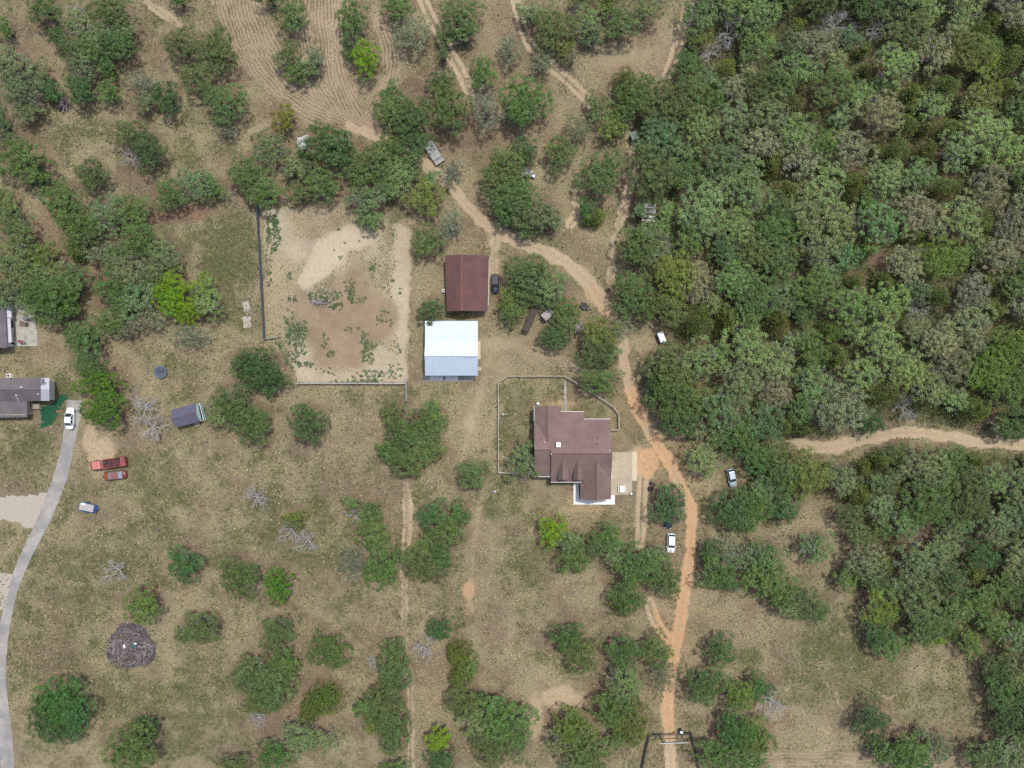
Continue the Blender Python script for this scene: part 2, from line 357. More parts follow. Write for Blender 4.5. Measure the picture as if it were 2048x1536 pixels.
MUD = [(700,508),(716,500),(732,540),(742,575),(775,590),(794,606),(790,650),(784,680),(742,700),(720,745),(640,748),(620,700),(605,655),(590,610),(578,585),(572,560),(588,548),(600,575),(640,610),(672,600),(664,560),(690,545)]
SANDT = [(592,572),(606,548),(640,486),(690,452),(760,470),(700,500),(680,530),(640,552),(620,570),(603,574)]

# ---- trees: (x, y, rx, ry, kind)  O oak, D dark oak, G grey-green oak, B bright, C cedar, S sparse brushy, X dead
T = [
(92,22,38,30,'O'),(150,18,22,16,'X'),(160,48,36,34,'G'),(225,25,48,35,'O'),(240,92,42,32,'D'),(205,78,36,30,'G'),(12,62,24,20,'O'),(118,78,22,20,'D'),(155,105,34,26,'O'),(168,138,38,34,'G'),(28,130,46,40,'G'),(48,182,50,36,'G'),(102,182,24,22,'D'),(162,182,32,32,'D'),(218,182,26,26,'O'),(2,250,22,38,'D'),(365,90,36,32,'O'),(430,102,46,42,'O'),(402,160,38,32,'O'),(285,165,34,26,'S'),(335,196,30,36,'D'),(290,205,24,24,'G'),(453,212,48,38,'O'),(455,262,28,16,'S'),(262,268,42,28,'O'),(298,305,36,38,'D'),(265,312,24,30,'X'),(50,318,58,50,'O'),(85,356,26,22,'D'),(185,352,36,34,'O'),(358,0,28,12,'D'),(342,390,36,34,'O'),(398,366,38,32,'G'),(430,378,24,26,'O'),
(588,30,34,38,'O'),(540,-2,32,14,'D'),(578,112,28,28,'O'),(628,126,28,30,'G'),(600,145,32,22,'O'),(706,42,34,42,'O'),(698,98,16,22,'D'),(733,119,30,38,'B'),(795,16,36,28,'O'),(822,72,42,38,'S'),(887,75,16,20,'O'),(887,112,13,18,'D'),(925,38,44,38,'O'),(930,68,32,20,'G'),(966,150,28,36,'O'),(1018,100,24,36,'S'),(884,165,30,20,'D'),(884,168,14,12,'X'),(783,184,22,24,'O'),(785,226,38,42,'O'),(828,236,42,46,'D'),(832,288,34,30,'D'),(897,222,42,54,'O'),(972,222,34,48,'S'),(570,240,30,26,'B2'),(545,296,40,34,'G'),(500,350,46,42,'O'),(535,382,38,34,'O'),(655,288,52,46,'O'),(648,370,40,34,'O'),(600,387,30,24,'O'),(588,332,28,28,'G'),(688,300,24,44,'D'),(748,324,46,42,'O'),(800,358,40,40,'G'),(850,394,40,38,'O2'),(735,402,44,36,'G'),(742,440,26,24,'G'),(782,296,34,26,'O'),(905,345,24,26,'S'),(1005,332,44,40,'O'),(860,360,24,22,'G'),
(1058,30,28,26,'G'),(1105,58,46,42,'O'),(1130,98,24,22,'O2'),(1170,46,38,38,'G'),(1185,76,26,20,'G'),(1242,52,40,34,'O'),(1290,20,36,26,'G'),(1215,6,36,20,'O2'),(1160,0,26,14,'O'),(1250,158,34,34,'C'),(1275,190,44,40,'O'),(1248,216,30,30,'O'),(1192,214,24,30,'O'),(1225,252,32,30,'O2'),(1155,258,32,32,'S'),(1055,205,52,48,'O'),(1034,225,30,30,'G'),(1085,130,28,22,'S'),(1145,118,18,16,'S'),(1050,303,28,31,'D'),(1052,300,9,12,'X'),(1117,308,32,34,'O'),(1205,345,44,48,'O'),(1208,362,14,18,'X'),(1000,365,44,34,'O'),(1030,398,48,42,'O'),(1070,430,46,42,'G'),(1100,438,26,28,'G'),(1012,432,30,28,'D'),
(14,418,30,42,'O'),(42,468,42,38,'O'),(38,522,50,40,'G'),(25,568,45,40,'G'),(128,400,42,42,'O'),(152,448,42,40,'O'),(182,466,30,30,'O'),(215,430,40,40,'G'),(268,428,38,38,'O'),(92,515,36,34,'O2'),(120,560,46,36,'G'),(150,500,28,28,'C'),(105,602,56,46,'O'),(132,612,34,34,'B3'),(200,505,34,22,'S'),(275,482,45,36,'O'),(325,510,42,42,'G'),(262,540,42,36,'G'),(228,580,40,40,'O'),(278,600,45,42,'G'),(230,642,36,30,'O'),(268,652,30,22,'S'),(350,572,36,34,'B'),(342,600,38,34,'B'),(380,622,32,32,'B'),(408,572,28,24,'B'),(417,598,34,40,'G'),(388,675,46,22,'S'),(172,690,40,50,'O'),(172,668,28,22,'D'),(205,765,50,34,'B3'),(212,820,46,38,'B3'),(188,738,36,26,'O'),(205,780,16,12,'X'),(520,735,52,38,'D'),(545,762,32,34,'D'),(488,722,26,22,'D'),(470,802,40,42,'O'),(502,842,40,44,'O'),(438,828,30,32,'G'),(617,850,38,45,'O'),
(856,484,36,34,'O'),(902,448,24,34,'S'),(865,620,27,30,'O'),
(1050,555,48,42,'O'),(1020,604,30,28,'O2'),(1024,630,24,22,'O'),(1052,590,34,26,'O'),(1102,572,38,38,'G'),(1134,624,28,32,'O'),(1106,676,34,26,'D'),(1128,652,28,26,'O'),(1092,594,26,22,'O'),
(1172,415,22,24,'D'),(1196,432,18,26,'C'),(1182,436,16,20,'C'),(1272,500,40,44,'O'),(1305,500,40,42,'G'),(1320,465,26,34,'G'),(1282,466,20,18,'O'),(1260,588,42,44,'O'),(1292,612,32,32,'O'),(1240,655,26,26,'S'),(1198,668,38,38,'O2'),(1190,702,40,38,'O'),(1218,706,24,26,'G'),(1200,762,44,28,'O'),
(285,812,38,34,'X'),(300,856,40,34,'X'),(228,1142,36,26,'X'),(510,994,28,26,'X'),(787,830,26,34,'O'),(870,832,28,30,'O'),(848,852,36,34,'O'),(808,872,36,32,'O'),(856,895,36,34,'O'),(820,922,40,34,'O'),(776,902,24,28,'O'),(838,880,30,30,'O'),(947,948,33,32,'O'),(868,1030,34,32,'D'),(915,1030,26,30,'D'),(890,1062,42,34,'O'),(832,1115,38,36,'O'),(880,1112,28,32,'D'),(868,1142,32,22,'O'),(852,1088,26,24,'O'),(742,1020,24,26,'O'),(746,1062,36,40,'O'),(768,1130,46,42,'O'),(702,1120,28,34,'S'),(703,1008,16,20,'O'),(708,1028,22,12,'X'),(592,1036,20,24,'O2'),(578,1062,34,26,'X'),(612,1082,34,26,'X'),(1045,918,34,46,'G'),(1060,900,20,24,'D'),
(1104,1060,34,32,'B'),(1140,1082,30,30,'G'),(1148,1112,40,36,'O'),(1215,1075,32,32,'O'),(1190,1090,26,26,'O'),(1235,1110,36,32,'G'),(1275,1128,46,44,'O'),(1258,1188,38,38,'O'),(1330,1160,38,36,'O'),(1310,1108,30,26,'G'),(1245,1210,22,26,'O2'),(1335,1005,36,46,'D'),(1404,918,38,40,'G'),(1464,1014,45,42,'D'),(1502,1015,40,46,'O'),(1484,1045,28,22,'O2'),(1420,1100,26,28,'D'),(1455,1092,30,32,'S'),(1430,1142,38,38,'O'),(1455,1160,30,26,'D'),(1458,1106,22,22,'X'),(1530,1110,40,36,'G'),(1530,1150,46,44,'O'),(1500,1120,30,34,'G'),(1560,1180,44,36,'O'),
(1560,948,42,42,'O'),(1610,942,48,44,'O2'),(1516,922,34,30,'D'),(1526,972,34,32,'G'),(1572,1020,32,26,'D'),(1680,958,36,40,'G'),(1720,988,32,34,'C'),(1700,1030,36,26,'O'),(1765,918,26,28,'C'),(1790,905,34,26,'O'),(1845,930,56,42,'G'),(1905,920,38,34,'O'),(1890,960,40,40,'O'),(1845,1000,56,50,'O'),(1810,1040,40,36,'G'),(1935,985,40,54,'O'),(1985,960,38,34,'G'),(1720,1070,36,24,'O'),(1730,1120,46,40,'G'),(1632,1095,34,40,'G'),(1618,1092,18,26,'X'),(1688,1155,28,26,'O'),(1830,1122,52,50,'G'),(1770,1130,30,30,'C'),(1756,1210,36,40,'O2'),(1752,1262,34,30,'D'),(1775,1290,36,32,'O'),(1840,1200,50,46,'G'),(1850,1250,50,40,'O'),(1872,1272,22,20,'B'),(1940,1288,28,24,'O'),(1908,1220,36,36,'O'),(1900,1160,40,36,'O'),(1985,1245,36,30,'O'),(1612,1208,42,36,'O'),(1625,1218,26,24,'X'),(1575,1210,36,26,'G'),(1640,1225,24,20,'G'),(1990,1050,44,44,'G'),(1960,1110,36,30,'D'),
(372,1124,40,38,'D'),(480,1150,42,42,'O'),(558,1168,32,38,'B3'),(288,1210,40,40,'O'),(400,1252,44,36,'O'),(366,1270,18,14,'G'),(125,1395,50,50,'D'),(150,1420,46,46,'D'),(98,1432,40,44,'D'),(128,1454,40,34,'D'),(270,1490,56,48,'O'),(300,1450,26,26,'D'),(470,1524,38,22,'O'),(555,1260,38,34,'O'),(660,1296,42,42,'O'),(500,1345,38,40,'O'),(565,1322,40,34,'O'),(548,1372,52,44,'O'),(520,1400,40,26,'O'),(650,1398,42,46,'C'),(620,1420,40,40,'C'),(610,1470,50,36,'G'),(548,1508,40,30,'D'),(660,1480,28,30,'S'),(515,1440,22,20,'X'),
(790,1300,28,34,'O'),(792,1345,38,38,'O'),(768,1396,42,38,'O'),(738,1412,30,28,'O'),(786,1460,40,46,'O'),(750,1440,26,24,'O2'),(745,1325,10,20,'X'),(876,1258,24,26,'D'),(868,1272,16,18,'X'),(846,1300,30,30,'X'),(915,1310,32,36,'C'),(940,1335,22,30,'O'),(918,1358,24,30,'C'),(928,1395,36,40,'O'),(965,1400,26,24,'D'),(950,1440,38,40,'G'),(1010,1440,58,52,'O'),(985,1490,50,40,'O'),(1030,1480,36,34,'G'),(875,1478,26,28,'B'),(882,1518,34,30,'D'),(795,1535,34,16,'O'),
(1136,1272,40,36,'D'),(1166,1312,38,36,'O'),(1242,1302,38,36,'D'),(1242,1312,13,11,'X'),(1312,1298,34,36,'O'),(1330,1345,34,30,'S'),(1250,1362,42,38,'G'),(1230,1420,46,42,'O'),(1262,1440,44,42,'O2'),(1245,1470,34,22,'O'),(1145,1455,44,40,'O2'),(1175,1500,52,44,'O'),(1120,1480,30,34,'G'),(1160,1530,44,26,'G'),(1438,1298,34,36,'D'),(1408,1368,44,40,'O'),(1482,1388,34,34,'O2'),(1518,1372,30,26,'D'),(1545,1405,40,42,'X'),(1470,1462,46,44,'D'),(1436,1512,52,34,'O'),(1510,1470,40,44,'O2'),(1500,1520,40,26,'O'),
(1742,1436,40,36,'D'),(1760,1502,26,28,'O'),(1808,1498,44,44,'O'),(1822,1520,40,32,'D'),(1872,1495,30,40,'G'),(1965,1508,44,38,'O'),(2010,1500,40,36,'G'),(1840,1465,18,20,'S'),
(1988,1330,34,34,'D'),(2000,1380,34,40,'O'),(2030,1340,34,44,'G'),(2040,1400,30,40,'O'),(2008,1440,32,34,'D'),(2040,1470,30,30,'O'),(2030,1270,34,40,'G'),(2040,1180,34,44,'O'),(2000,1170,32,34,'O'),
(60,225,30,24,'G'),(80,150,30,30,'G'),(185,100,30,30,'O'),(250,60,34,30,'G'),(215,130,26,22,'D'),(60,560,40,36,'G'),(70,610,36,30,'G'),(90,555,36,30,'O'),(150,560,36,34,'O'),(10,600,30,24,'G'),(235,520,34,30,'G'),(300,560,34,32,'O'),(250,600,34,30,'G'),(310,640,30,24,'S'),
(715,350,30,28,'O'),(775,370,32,30,'O'),(820,330,30,28,'O'),(620,330,26,24,'O'),(1030,365,30,28,'O'),(1050,455,28,22,'O'),(1075,560,30,28,'O'),(1292,462,22,18,'G'),(1278,425,16,22,'T'),(1502,906,24,20,'T'),(1540,900,30,24,'O'),
# wood: the crowns that read one by one
(1452,136,28,32,'C'),(1462,60,36,40,'X'),(1422,100,26,26,'X'),(1400,40,34,44,'G'),(1395,78,26,24,'O2'),(1375,135,36,34,'O'),(1300,160,10,10,'D'),(1330,215,46,44,'O'),(1375,200,44,40,'O'),
(1596,52,20,26,'C'),(1730,98,22,13,'C'),(1735,134,20,18,'C'),(1588,208,26,32,'C'),(1622,235,26,15,'C'),(1895,172,38,34,'C'),(1830,182,20,26,'C'),(1822,216,20,18,'C'),(1815,250,28,24,'C'),(1852,258,20,20,'C'),(1905,255,36,30,'C'),(1795,300,34,34,'C'),(1855,300,32,28,'C'),(2022,118,40,36,'C'),(1990,40,24,26,'C'),(2004,172,36,24,'C'),(1549,326,22,34,'C'),(1708,365,28,34,'C'),(1580,378,28,28,'C'),(1892,372,42,28,'C'),(1965,262,56,40,'P'),(2010,310,46,44,'P'),(1670,45,50,28,'X'),(1752,60,22,22,'X'),(1632,95,42,36,'P2'),(1820,58,46,40,'O'),(1790,132,44,42,'P'),(1868,112,36,46,'P2'),(1665,170,42,42,'O'),(1755,232,50,42,'P2'),(1700,300,48,38,'P2'),(1650,290,36,32,'O'),
(1740,495,28,24,'C'),(1585,510,24,16,'C'),(1548,520,20,24,'C'),(1712,560,22,22,'C'),(1878,592,30,26,'C'),(1560,640,26,40,'C'),(1665,665,28,34,'C'),(1675,710,22,34,'C'),(1825,470,28,16,'C'),(1980,560,30,22,'C'),(1990,620,26,34,'C'),(1400,640,38,46,'C'),(1455,640,24,50,'C'),(1840,620,26,22,'X'),(1920,440,40,50,'P'),(2020,460,30,50,'P2'),(2000,510,44,40,'P2'),(1940,640,44,40,'P2'),(1880,680,44,40,'P2'),(1770,790,50,36,'C'),(1730,815,26,24,'C'),(1955,820,40,40,'C'),(1905,800,30,26,'P'),(1815,815,24,30,'X'),(1610,860,30,16,'C'),(1600,815,30,34,'O'),(1680,815,52,56,'P2'),(1745,845,26,22,'D'),(1560,535,38,44,'O'),(1400,420,50,56,'P'),(1470,455,40,44,'P'),(1380,480,36,36,'O'),
(1345,560,44,52,'O2'),(1390,560,34,44,'P2'),(1335,730,50,44,'O'),(1335,790,46,50,'O'),(1360,840,44,36,'D'),(1310,760,26,44,'D'),(1400,800,36,40,'O2'),(1470,560,40,44,'P'),(1500,600,50,56,'O'),(1440,820,50,48,'G'),(1480,760,46,46,'G'),(1390,720,46,46,'P'),(1290,430,10,10,'G'),
]
WOODS = [
 [(1400,-60),(1400,50),(1375,95),(1352,120),(1350,170),(1310,185),(1262,225),(1285,300),(1300,360),(1300,400),(1330,420),(1300,540),(1315,620),(1345,650),(1325,700),(1310,730),(1305,800),(1330,850),(1380,868),(1440,902),(1500,908),(1570,905),(1590,870),(1700,868),(1760,838),(1840,842),(1920,855),(2080,868),(2110,600),(2110,-60)],
 [(1500,900),(1540,905),(1640,925),(1700,930),(1790,895),(1860,900),(1950,905),(2110,915),(2110,1560),(2010,1520),(1985,1400),(1985,1310),(1900,1270),(1780,1300),(1740,1230),(1760,1190),(1690,1150),(1730,1090),(1690,1040),(1650,980),(1590,1030),(1530,1050),(1500,1000)],
]

# ------------------------------------------------------------------ ground
def in_poly(X, Y, poly):
    ins = np.zeros(X.shape, bool); n = len(poly)
    for i in range(n):
        x1, y1 = poly[i]; x2, y2 = poly[(i + 1) % n]
        if y1 == y2: continue
        c = ((y1 > Y) != (y2 > Y)) & (X < (x2 - x1) * (Y - y1) / (y2 - y1) + x1)
        ins ^= c
    return ins

def smooth_line(pts, step=12.0):
    """Catmull-Rom through the points, keeping the width."""
    out = []; n = len(pts)
    for i in range(n - 1):
        p0, p1, p2, p3 = pts[max(i - 1, 0)], pts[i], pts[i + 1], pts[min(i + 2, n - 1)]
        d = math.hypot(p2[0] - p1[0], p2[1] - p1[1]); k = max(1, int(d / step))
        for j in range(k):
            t = j / k; q = []
            for c in range(len(p1)):
                a0, a1, a2, a3 = p0[c], p1[c], p2[c], p3[c]
                q.append(0.5 * (2 * a1 + (a2 - a0) * t + (2 * a0 - 5 * a1 + 4 * a2 - a3) * t * t + (3 * a1 - a0 - 3 * a2 + a3) * t ** 3))
            out.append(q)
    out.append(list(pts[-1])); return out

def line_field(X, Y, pts):
    """distance, signed lateral distance and width (all px) of the nearest segment"""
    best = np.full(X.shape, 1e9); lat = np.zeros(X.shape); wid = np.full(X.shape, 10.0)
    for i in range(len(pts) - 1):
        (ax, ay, aw), (bx, by, bw) = pts[i], pts[i + 1]
        m = max(aw, bw) + 60
        sel = (X > min(ax, bx) - m) & (X < max(ax, bx) + m) & (Y > min(ay, by) - m) & (Y < max(ay, by) + m)
        if not sel.any(): continue
        x, y = X[sel], Y[sel]; dx, dy = bx - ax, by - ay; L2 = dx * dx + dy * dy + 1e-9
        t = np.clip(((x - ax) * dx + (y - ay) * dy) / L2, 0, 1)
        d = np.hypot(x - ax - t * dx, y - ay - t * dy)
        sgn = np.sign((x - ax) * dy - (y - ay) * dx)
        b = best[sel]; upd = d < b
        b[upd] = d[upd]; best[sel] = b
        l = lat[sel]; l[upd] = (sgn * d)[upd]; lat[sel] = l
        w = wid[sel]; w[upd] = (aw + t * (bw - aw))[upd]; wid[sel] = w
    return best, lat, wid

rng = np.random.default_rng(5)
def vnoise(X, Y, scale, seed):
    r = np.random.default_rng(seed); g = r.random((64, 64))
    u, v = X / scale, Y / scale; iu, iv = np.floor(u).astype(int), np.floor(v).astype(int)
    fu, fv = u - iu, v - iv; fu = fu * fu * (3 - 2 * fu); fv = fv * fv * (3 - 2 * fv)
    a, b = g[iu % 64, iv % 64], g[(iu + 1) % 64, iv % 64]; c, d = g[iu % 64, (iv + 1) % 64], g[(iu + 1) % 64, (iv + 1) % 64]
    return (a * (1 - fu) + b * fu) * (1 - fv) + (c * (1 - fu) + d * fu) * fv

STEP = 0.36
cx = np.arange(-120, 120.01, STEP); cy = np.arange(-92, 92.01, STEP)
far_o = np.cumsum(STEP * 1.22 ** np.arange(1, 40))
far_o = far_o[far_o < 3500]
xs = np.concatenate([cx[0] - far_o[::-1], cx, cx[-1] + far_o]); ys = np.concatenate([cy[0] - far_o[::-1], cy, cy[-1] + far_o])
GX, GY = np.meshgrid(xs, ys)
PX = GX / S + 1024; PY = 768 - GY / S
nz = (vnoise(PX, PY, 9, 1) - .5) * 8 + (vnoise(PX, PY, 24, 2) - .5) * 12 + (vnoise(PX, PY, 4, 9) - .5) * 4
sstep = lambda a, lo, hi: (lambda t: t * t * (3 - 2 * t))(np.clip((a - lo) / (hi - lo), 0, 1))
Z0 = np.zeros(GX.shape)
dirt = Z0.copy(); orange = Z0.copy(); sand = Z0.copy(); litter = Z0.copy(); green = Z0.copy(); dry = Z0.copy(); stripe = Z0.copy(); mud = Z0.copy(); latm = Z0.copy()
road_main = Z0.copy(); road_track = Z0.copy()
for cls, kind, pts in ROADS:
    d, lat, wid = line_field(PX, PY, smooth_line(pts))
    edge = d + nz * 0.75 - wid / 2 * (.82 if cls == 'main' else .9)
    full = 1 - sstep(edge, -5.0, 6.0)
    if kind == 'two':
        u = np.abs(np.abs(lat) - wid * 0.30)
        bed = (1 - sstep(u + nz * 0.2, 2.0, 6.5)) * 0.95 * (full > 0.02)
        dry = np.maximum(dry, full * 0.6)
    else:
        rut = 1 - sstep(np.abs(np.abs(lat) - 7.5), 2, 5)
        bed = full * (0.66 + 0.30 * rut) if cls == 'main' else (full * (0.52 + 0.26 * rut) if kind == 'full' else (full * .40 if kind == 'faint' else .46 * (1 - sstep(d + nz * .1, 1.2, 4.5))))
    dirt = np.maximum(dirt, bed)
    if cls == 'main': road_main = np.maximum(road_main, full)
    elif kind != 'trail': road_track = np.maximum(road_track, full)
    near = full > 0.05
    latm[near] = (lat * S)[near]
for k, pts in enumerate(PLOUGH):
    d, lat, wid = line_field(PX, PY, smooth_line([tuple(p) for p in pts]))
    m = 1 - sstep(d + nz * 1.6 - wid / 2, -12, 14)
    upd = m > stripe; latm[upd] = (lat * S + k * 3.3)[upd]
    stripe = np.maximum(stripe, m)
def blobs(arr, lst, soft=0.75):
    for (x, y, rx, ry, s_) in lst:
        sel = (np.abs(PX - x) < rx * 2) & (np.abs(PY - y) < ry * 2)
        if not sel.any() or s_ <= 0: continue
        q = np.hypot((PX[sel] - x) / rx, (PY[sel] - y) / ry) + nz[sel] * 0.03
        arr[sel] = np.maximum(arr[sel], s_ * (1 - sstep(q, 0.45, 1.35)))
blobs(dry, DRY); blobs(green, GREEN); blobs(litter, LITTER); blobs(orange, ORANGE); blobs(dirt, BARE)
# leaf litter gathers under every live crown (a thing of the ground, brown leaves)
for (x, y, rx, ry, k) in T:
    if k in ('X', 'S'): continue
    sel = (np.abs(PX - x) < rx * 1.7) & (np.abs(PY - y) < ry * 1.7)
    q = np.hypot((PX[sel] - x) / rx, (PY[sel] - y) / ry) + nz[sel] * 0.02
    litter[sel] = np.maximum(litter[sel], 0.62 * (1 - sstep(q, 0.75, 1.55)))
woods_m = np.zeros(GX.shape, bool)
for w in WOODS: woods_m |= in_poly(PX, PY, w)
litter = np.maximum(litter, woods_m * 0.30); green = np.maximum(green, woods_m * .8)
pad = in_poly(PX + nz * .9, PY + nz * .5, PADDOCK)
sand = np.where(pad, 0.02 + 0.50 * vnoise(PX, PY, 50, 4) + .22 * vnoise(PX, PY, 12, 6) - .12 * (PX < 600) * (PY > 560) + .15 * (PX > 790) + .2 * (PY > 735), sand)
tongue = in_poly(PX + nz * .6, PY + nz * .5, SANDT); sand = np.where(tongue & pad, 1.0, sand)
def blur(a, k, n=2):
    a = a.astype(float)
    for _ in range(n):
        for ax in (0, 1):
            a = sum(np.roll(a, j, ax) for j in range(-k, k + 1)) / (2 * k + 1)
    return a
mudm = in_poly(PX + nz * 1.6, PY + nz * 1.6, MUD); mb_ = blur(mudm, 4)
mud = mb_ * (0.50 + .35 * vnoise(PX, PY, 35, 12))
sand = blur(sand, 2, 1) * pad; sand = sand * (1 - mb_) + .22 * mb_
mow = ((PX < 830) & (PY > 1400)) * 0.25 * sstep(PY, 1390, 1440) + 0.0
mow_up = ((PX > 1500) & (PY > 1500)) * 0.5
mowm = np.maximum(mow, mow_up); u = (mowm > 0.02) & (stripe < 0.05); latm[u] = GY[u]; stripe = np.where(u, mowm, stripe)

A = np.stack([dirt, orange, sand, litter], -1); B = np.stack([green, dry, stripe, mud], -1); C = np.stack([latm, Z0, Z0, Z0 + 1], -1)

def ground_material():
    m = bpy.data.materials.new('ranch_ground'); m.use_nodes = True
    nt = m.node_tree; N = nt.nodes; L = nt.links; bs = N['Principled BSDF']
    bs.inputs['Roughness'].default_value = 0.95; bs.inputs['Specular IOR Level'].default_value = 0.1
    geo = N.new('ShaderNodeNewGeometry'); pos = geo.outputs['Position']
    def noise(scale, detail=6, rough=0.6, dist=0.0, vec=None):
        n = N.new('ShaderNodeTexNoise'); n.inputs['Scale'].default_value = scale; n.inputs['Detail'].default_value = detail
        n.inputs['Roughness'].default_value = rough; n.inputs['Distortion'].default_value = dist
        L.new(vec or pos, n.inputs['Vector']); return n.outputs['Fac']
    def mr(v, a, b, lo=0.0, hi=1.0):
        n = N.new('ShaderNodeMapRange'); n.inputs['From Min'].default_value = a; n.inputs['From Max'].default_value = b
        n.inputs['To Min'].default_value = lo; n.inputs['To Max'].default_value = hi; n.interpolation_type = 'SMOOTHSTEP'
        L.new(v, n.inputs['Value']); return n.outputs['Result']
    def ma(op, a, b=None, c=None):
        n = N.new('ShaderNodeMath'); n.operation = op
        for i, q in enumerate((a, b, c)):
            if q is None: continue
            if isinstance(q, (int, float)): n.inputs[i].default_value = q
            else: L.new(q, n.inputs[i])
        return n.outputs[0]
    def mix(f, a, b):
        n = N.new('ShaderNodeMix'); n.data_type = 'RGBA'
        L.new(f, n.inputs['Factor'])
        for nm, q in (('A', a), ('B', b)):
            if isinstance(q, tuple): n.inputs[nm].default_value = (*q[:3], 1)
            else: L.new(q, n.inputs[nm])
        return n.outputs['Result']
    def attr(nm):
        a = N.new('ShaderNodeAttribute'); a.attribute_name = nm; s = N.new('ShaderNodeSeparateColor'); L.new(a.outputs['Color'], s.inputs[0])
        return s.outputs[0], s.outputs[1], s.outputs[2], a.outputs['Alpha']
    a_dirt, a_or, a_sand, a_lit = attr('mask_a'); a_gr, a_dry, a_st, a_mud = attr('mask_b'); a_lat = attr('mask_c')[0]
    n_big = noise(0.045, 4); n_mid = noise(0.22, 6); n_s = noise(1.1, 7, 0.7); n_f = noise(2.7, 6, 0.75); n_ff = noise(6.5, 4, 0.8)
    # green to straw grass
    g1 = mix(mr(n_s, .35, .65), (0.088, 0.100, 0.040), (0.170, 0.158, 0.082))
    g2 = mix(mr(n_f, .40, .60), (0.365, 0.308, 0.190), (0.220, 0.184, 0.108))
    bal = ma('ADD', ma('MULTIPLY', n_mid, 1.1), ma('MULTIPLY', n_f, .75)); bal = ma('ADD', bal, ma('MULTIPLY', n_s, .45))
    bal = ma('ADD', bal, ma('MULTIPLY', n_big, .35))
    bal = ma('ADD', bal, ma('MULTIPLY', a_dry, .42)); bal = ma('SUBTRACT', bal, ma('MULTIPLY', a_gr, .26))
    col = mix(mr(bal, 1.13, 1.42), g1, g2)
    n_b2 = noise(0.105, 5, .6, .4); n_b3 = noise(0.31, 5, .65, .3)
    soil_c = mix(mr(n_s, .35, .65), (0.165, 0.122, 0.080), (0.245, 0.190, 0.128))
    col = mix(ma('MULTIPLY', mr(ma('ADD', n_b2, ma('MULTIPLY', ma('SUBTRACT', n_s, .5), .25)), .47, .62, 0, .78), ma('SUBTRACT', 1.0, ma('MULTIPLY', a_gr, .7))), col, soil_c)
    # fresh green patches
    fg = ma('MULTIPLY', ma('MAXIMUM', a_gr, mr(n_mid, .57, .70)), mr(n_s, .42, .62))
    col = mix(ma('MULTIPLY', fg, .62), col, (0.082, 0.118, 0.032))
    # cream coloured dead tufts
    vo = N.new('ShaderNodeTexVoronoi'); vo.inputs['Scale'].default_value = 0.95; L.new(pos, vo.inputs['Vector'])
    vs = N.new('ShaderNodeSeparateColor'); L.new(vo.outputs['Color'], vs.inputs[0])
    th = ma('ADD', ma('MULTIPLY', mr(n_mid, .44, .62), .27), -.01)
    spot = ma('MULTIPLY', mr(ma('SUBTRACT', th, ma('ADD', vo.outputs['Distance'], ma('MULTIPLY', n_ff, .06))), -.02, .06), mr(vs.outputs[0], .5, .6))
    col = mix(ma('MULTIPLY', spot, .8), col, (0.45, 0.40, 0.24))
    # crisp flecks: single straw clumps and single green ones
    vf = N.new('ShaderNodeTexVoronoi'); vf.inputs['Scale'].default_value = 2.3; L.new(pos, vf.inputs['Vector'])
    fs = N.new('ShaderNodeSeparateColor'); L.new(vf.outputs['Color'], fs.inputs[0])
    core = mr(ma('ADD', vf.outputs['Distance'], ma('MULTIPLY', n_ff, .35)), .30, .52, 1, 0)
    pale = ma('MULTIPLY', core, ma('GREATER_THAN', ma('ADD', fs.outputs[0], ma('ADD', ma('MULTIPLY', ma('SUBTRACT', n_b3, .5), 2.6), ma('MULTIPLY', a_dry, .12))), .74))
    col = mix(ma('MULTIPLY', pale, .62), col, (0.47, 0.405, 0.265))
    grn = ma('MULTIPLY', core, ma('GREATER_THAN', ma('SUBTRACT', fs.outputs[1], ma('MULTIPLY', ma('SUBTRACT', n_b3, .5), 2.2)), .70))
    col = mix(ma('MULTIPLY', grn, .60), col, (0.080, 0.088, 0.036))
    # dark gaps between tufts
    col = mix(mr(n_ff, .53, .66, 0, .60), col, (0.070, 0.066, 0.038))
    # litter
    lit_c = mix(mr(n_f, .3, .7), (0.120, 0.070, 0.050), (0.265, 0.180, 0.125))
    lf = mr(ma('ADD', a_lit, ma('MULTIPLY', ma('SUBTRACT', n_s, .5), 1.5)), .22, .82, 0, .88)
    col = mix(lf, col, lit_c)
    # ploughed rows
    row = N.new('ShaderNodeMath'); row.operation = 'SINE'
    wob = ma('ADD', ma('ADD', ma('MULTIPLY', a_lat, 8.0), ma('MULTIPLY', n_mid, 16.0)), ma('MULTIPLY', n_s, 7.0)); L.new(wob, row.inputs[0])
    rows = mr(ma('ADD', ma('ADD', row.outputs[0], ma('MULTIPLY', ma('SUBTRACT', n_mid, .5), 5.0)), ma('MULTIPLY', ma('SUBTRACT', n_f, .5), 7.0)), -1.8, .6)
    bed_c = mix(rows, (0.165, 0.125, 0.080), mix(mr(n_f, .3, .7), (0.33, 0.255, 0.165), (0.40, 0.32, 0.21)))
    col = mix(ma('MULTIPLY', mr(ma('ADD', a_st, ma('MULTIPLY', ma('SUBTRACT', n_s, .5), .9)), .2, .8), ma('ADD', .42, ma('MULTIPLY', n_mid, .95))), col, bed_c)
    # pale sand of the pen
    sand_c = mix(mr(n_s, .3, .7), (0.43, 0.365, 0.262), (0.36, 0.297, 0.210))
    sf = mr(ma('ADD', a_sand, ma('ADD', ma('MULTIPLY', ma('SUBTRACT', n_f, .5), 1.5), ma('MULTIPLY', ma('SUBTRACT', n_ff, .5), .9))), .15, .62)
    col = mix(ma('MULTIPLY', ma('MULTIPLY', mr(a_sand, .02, .2), mr(n_ff, .50, .66)), .0), col, col)
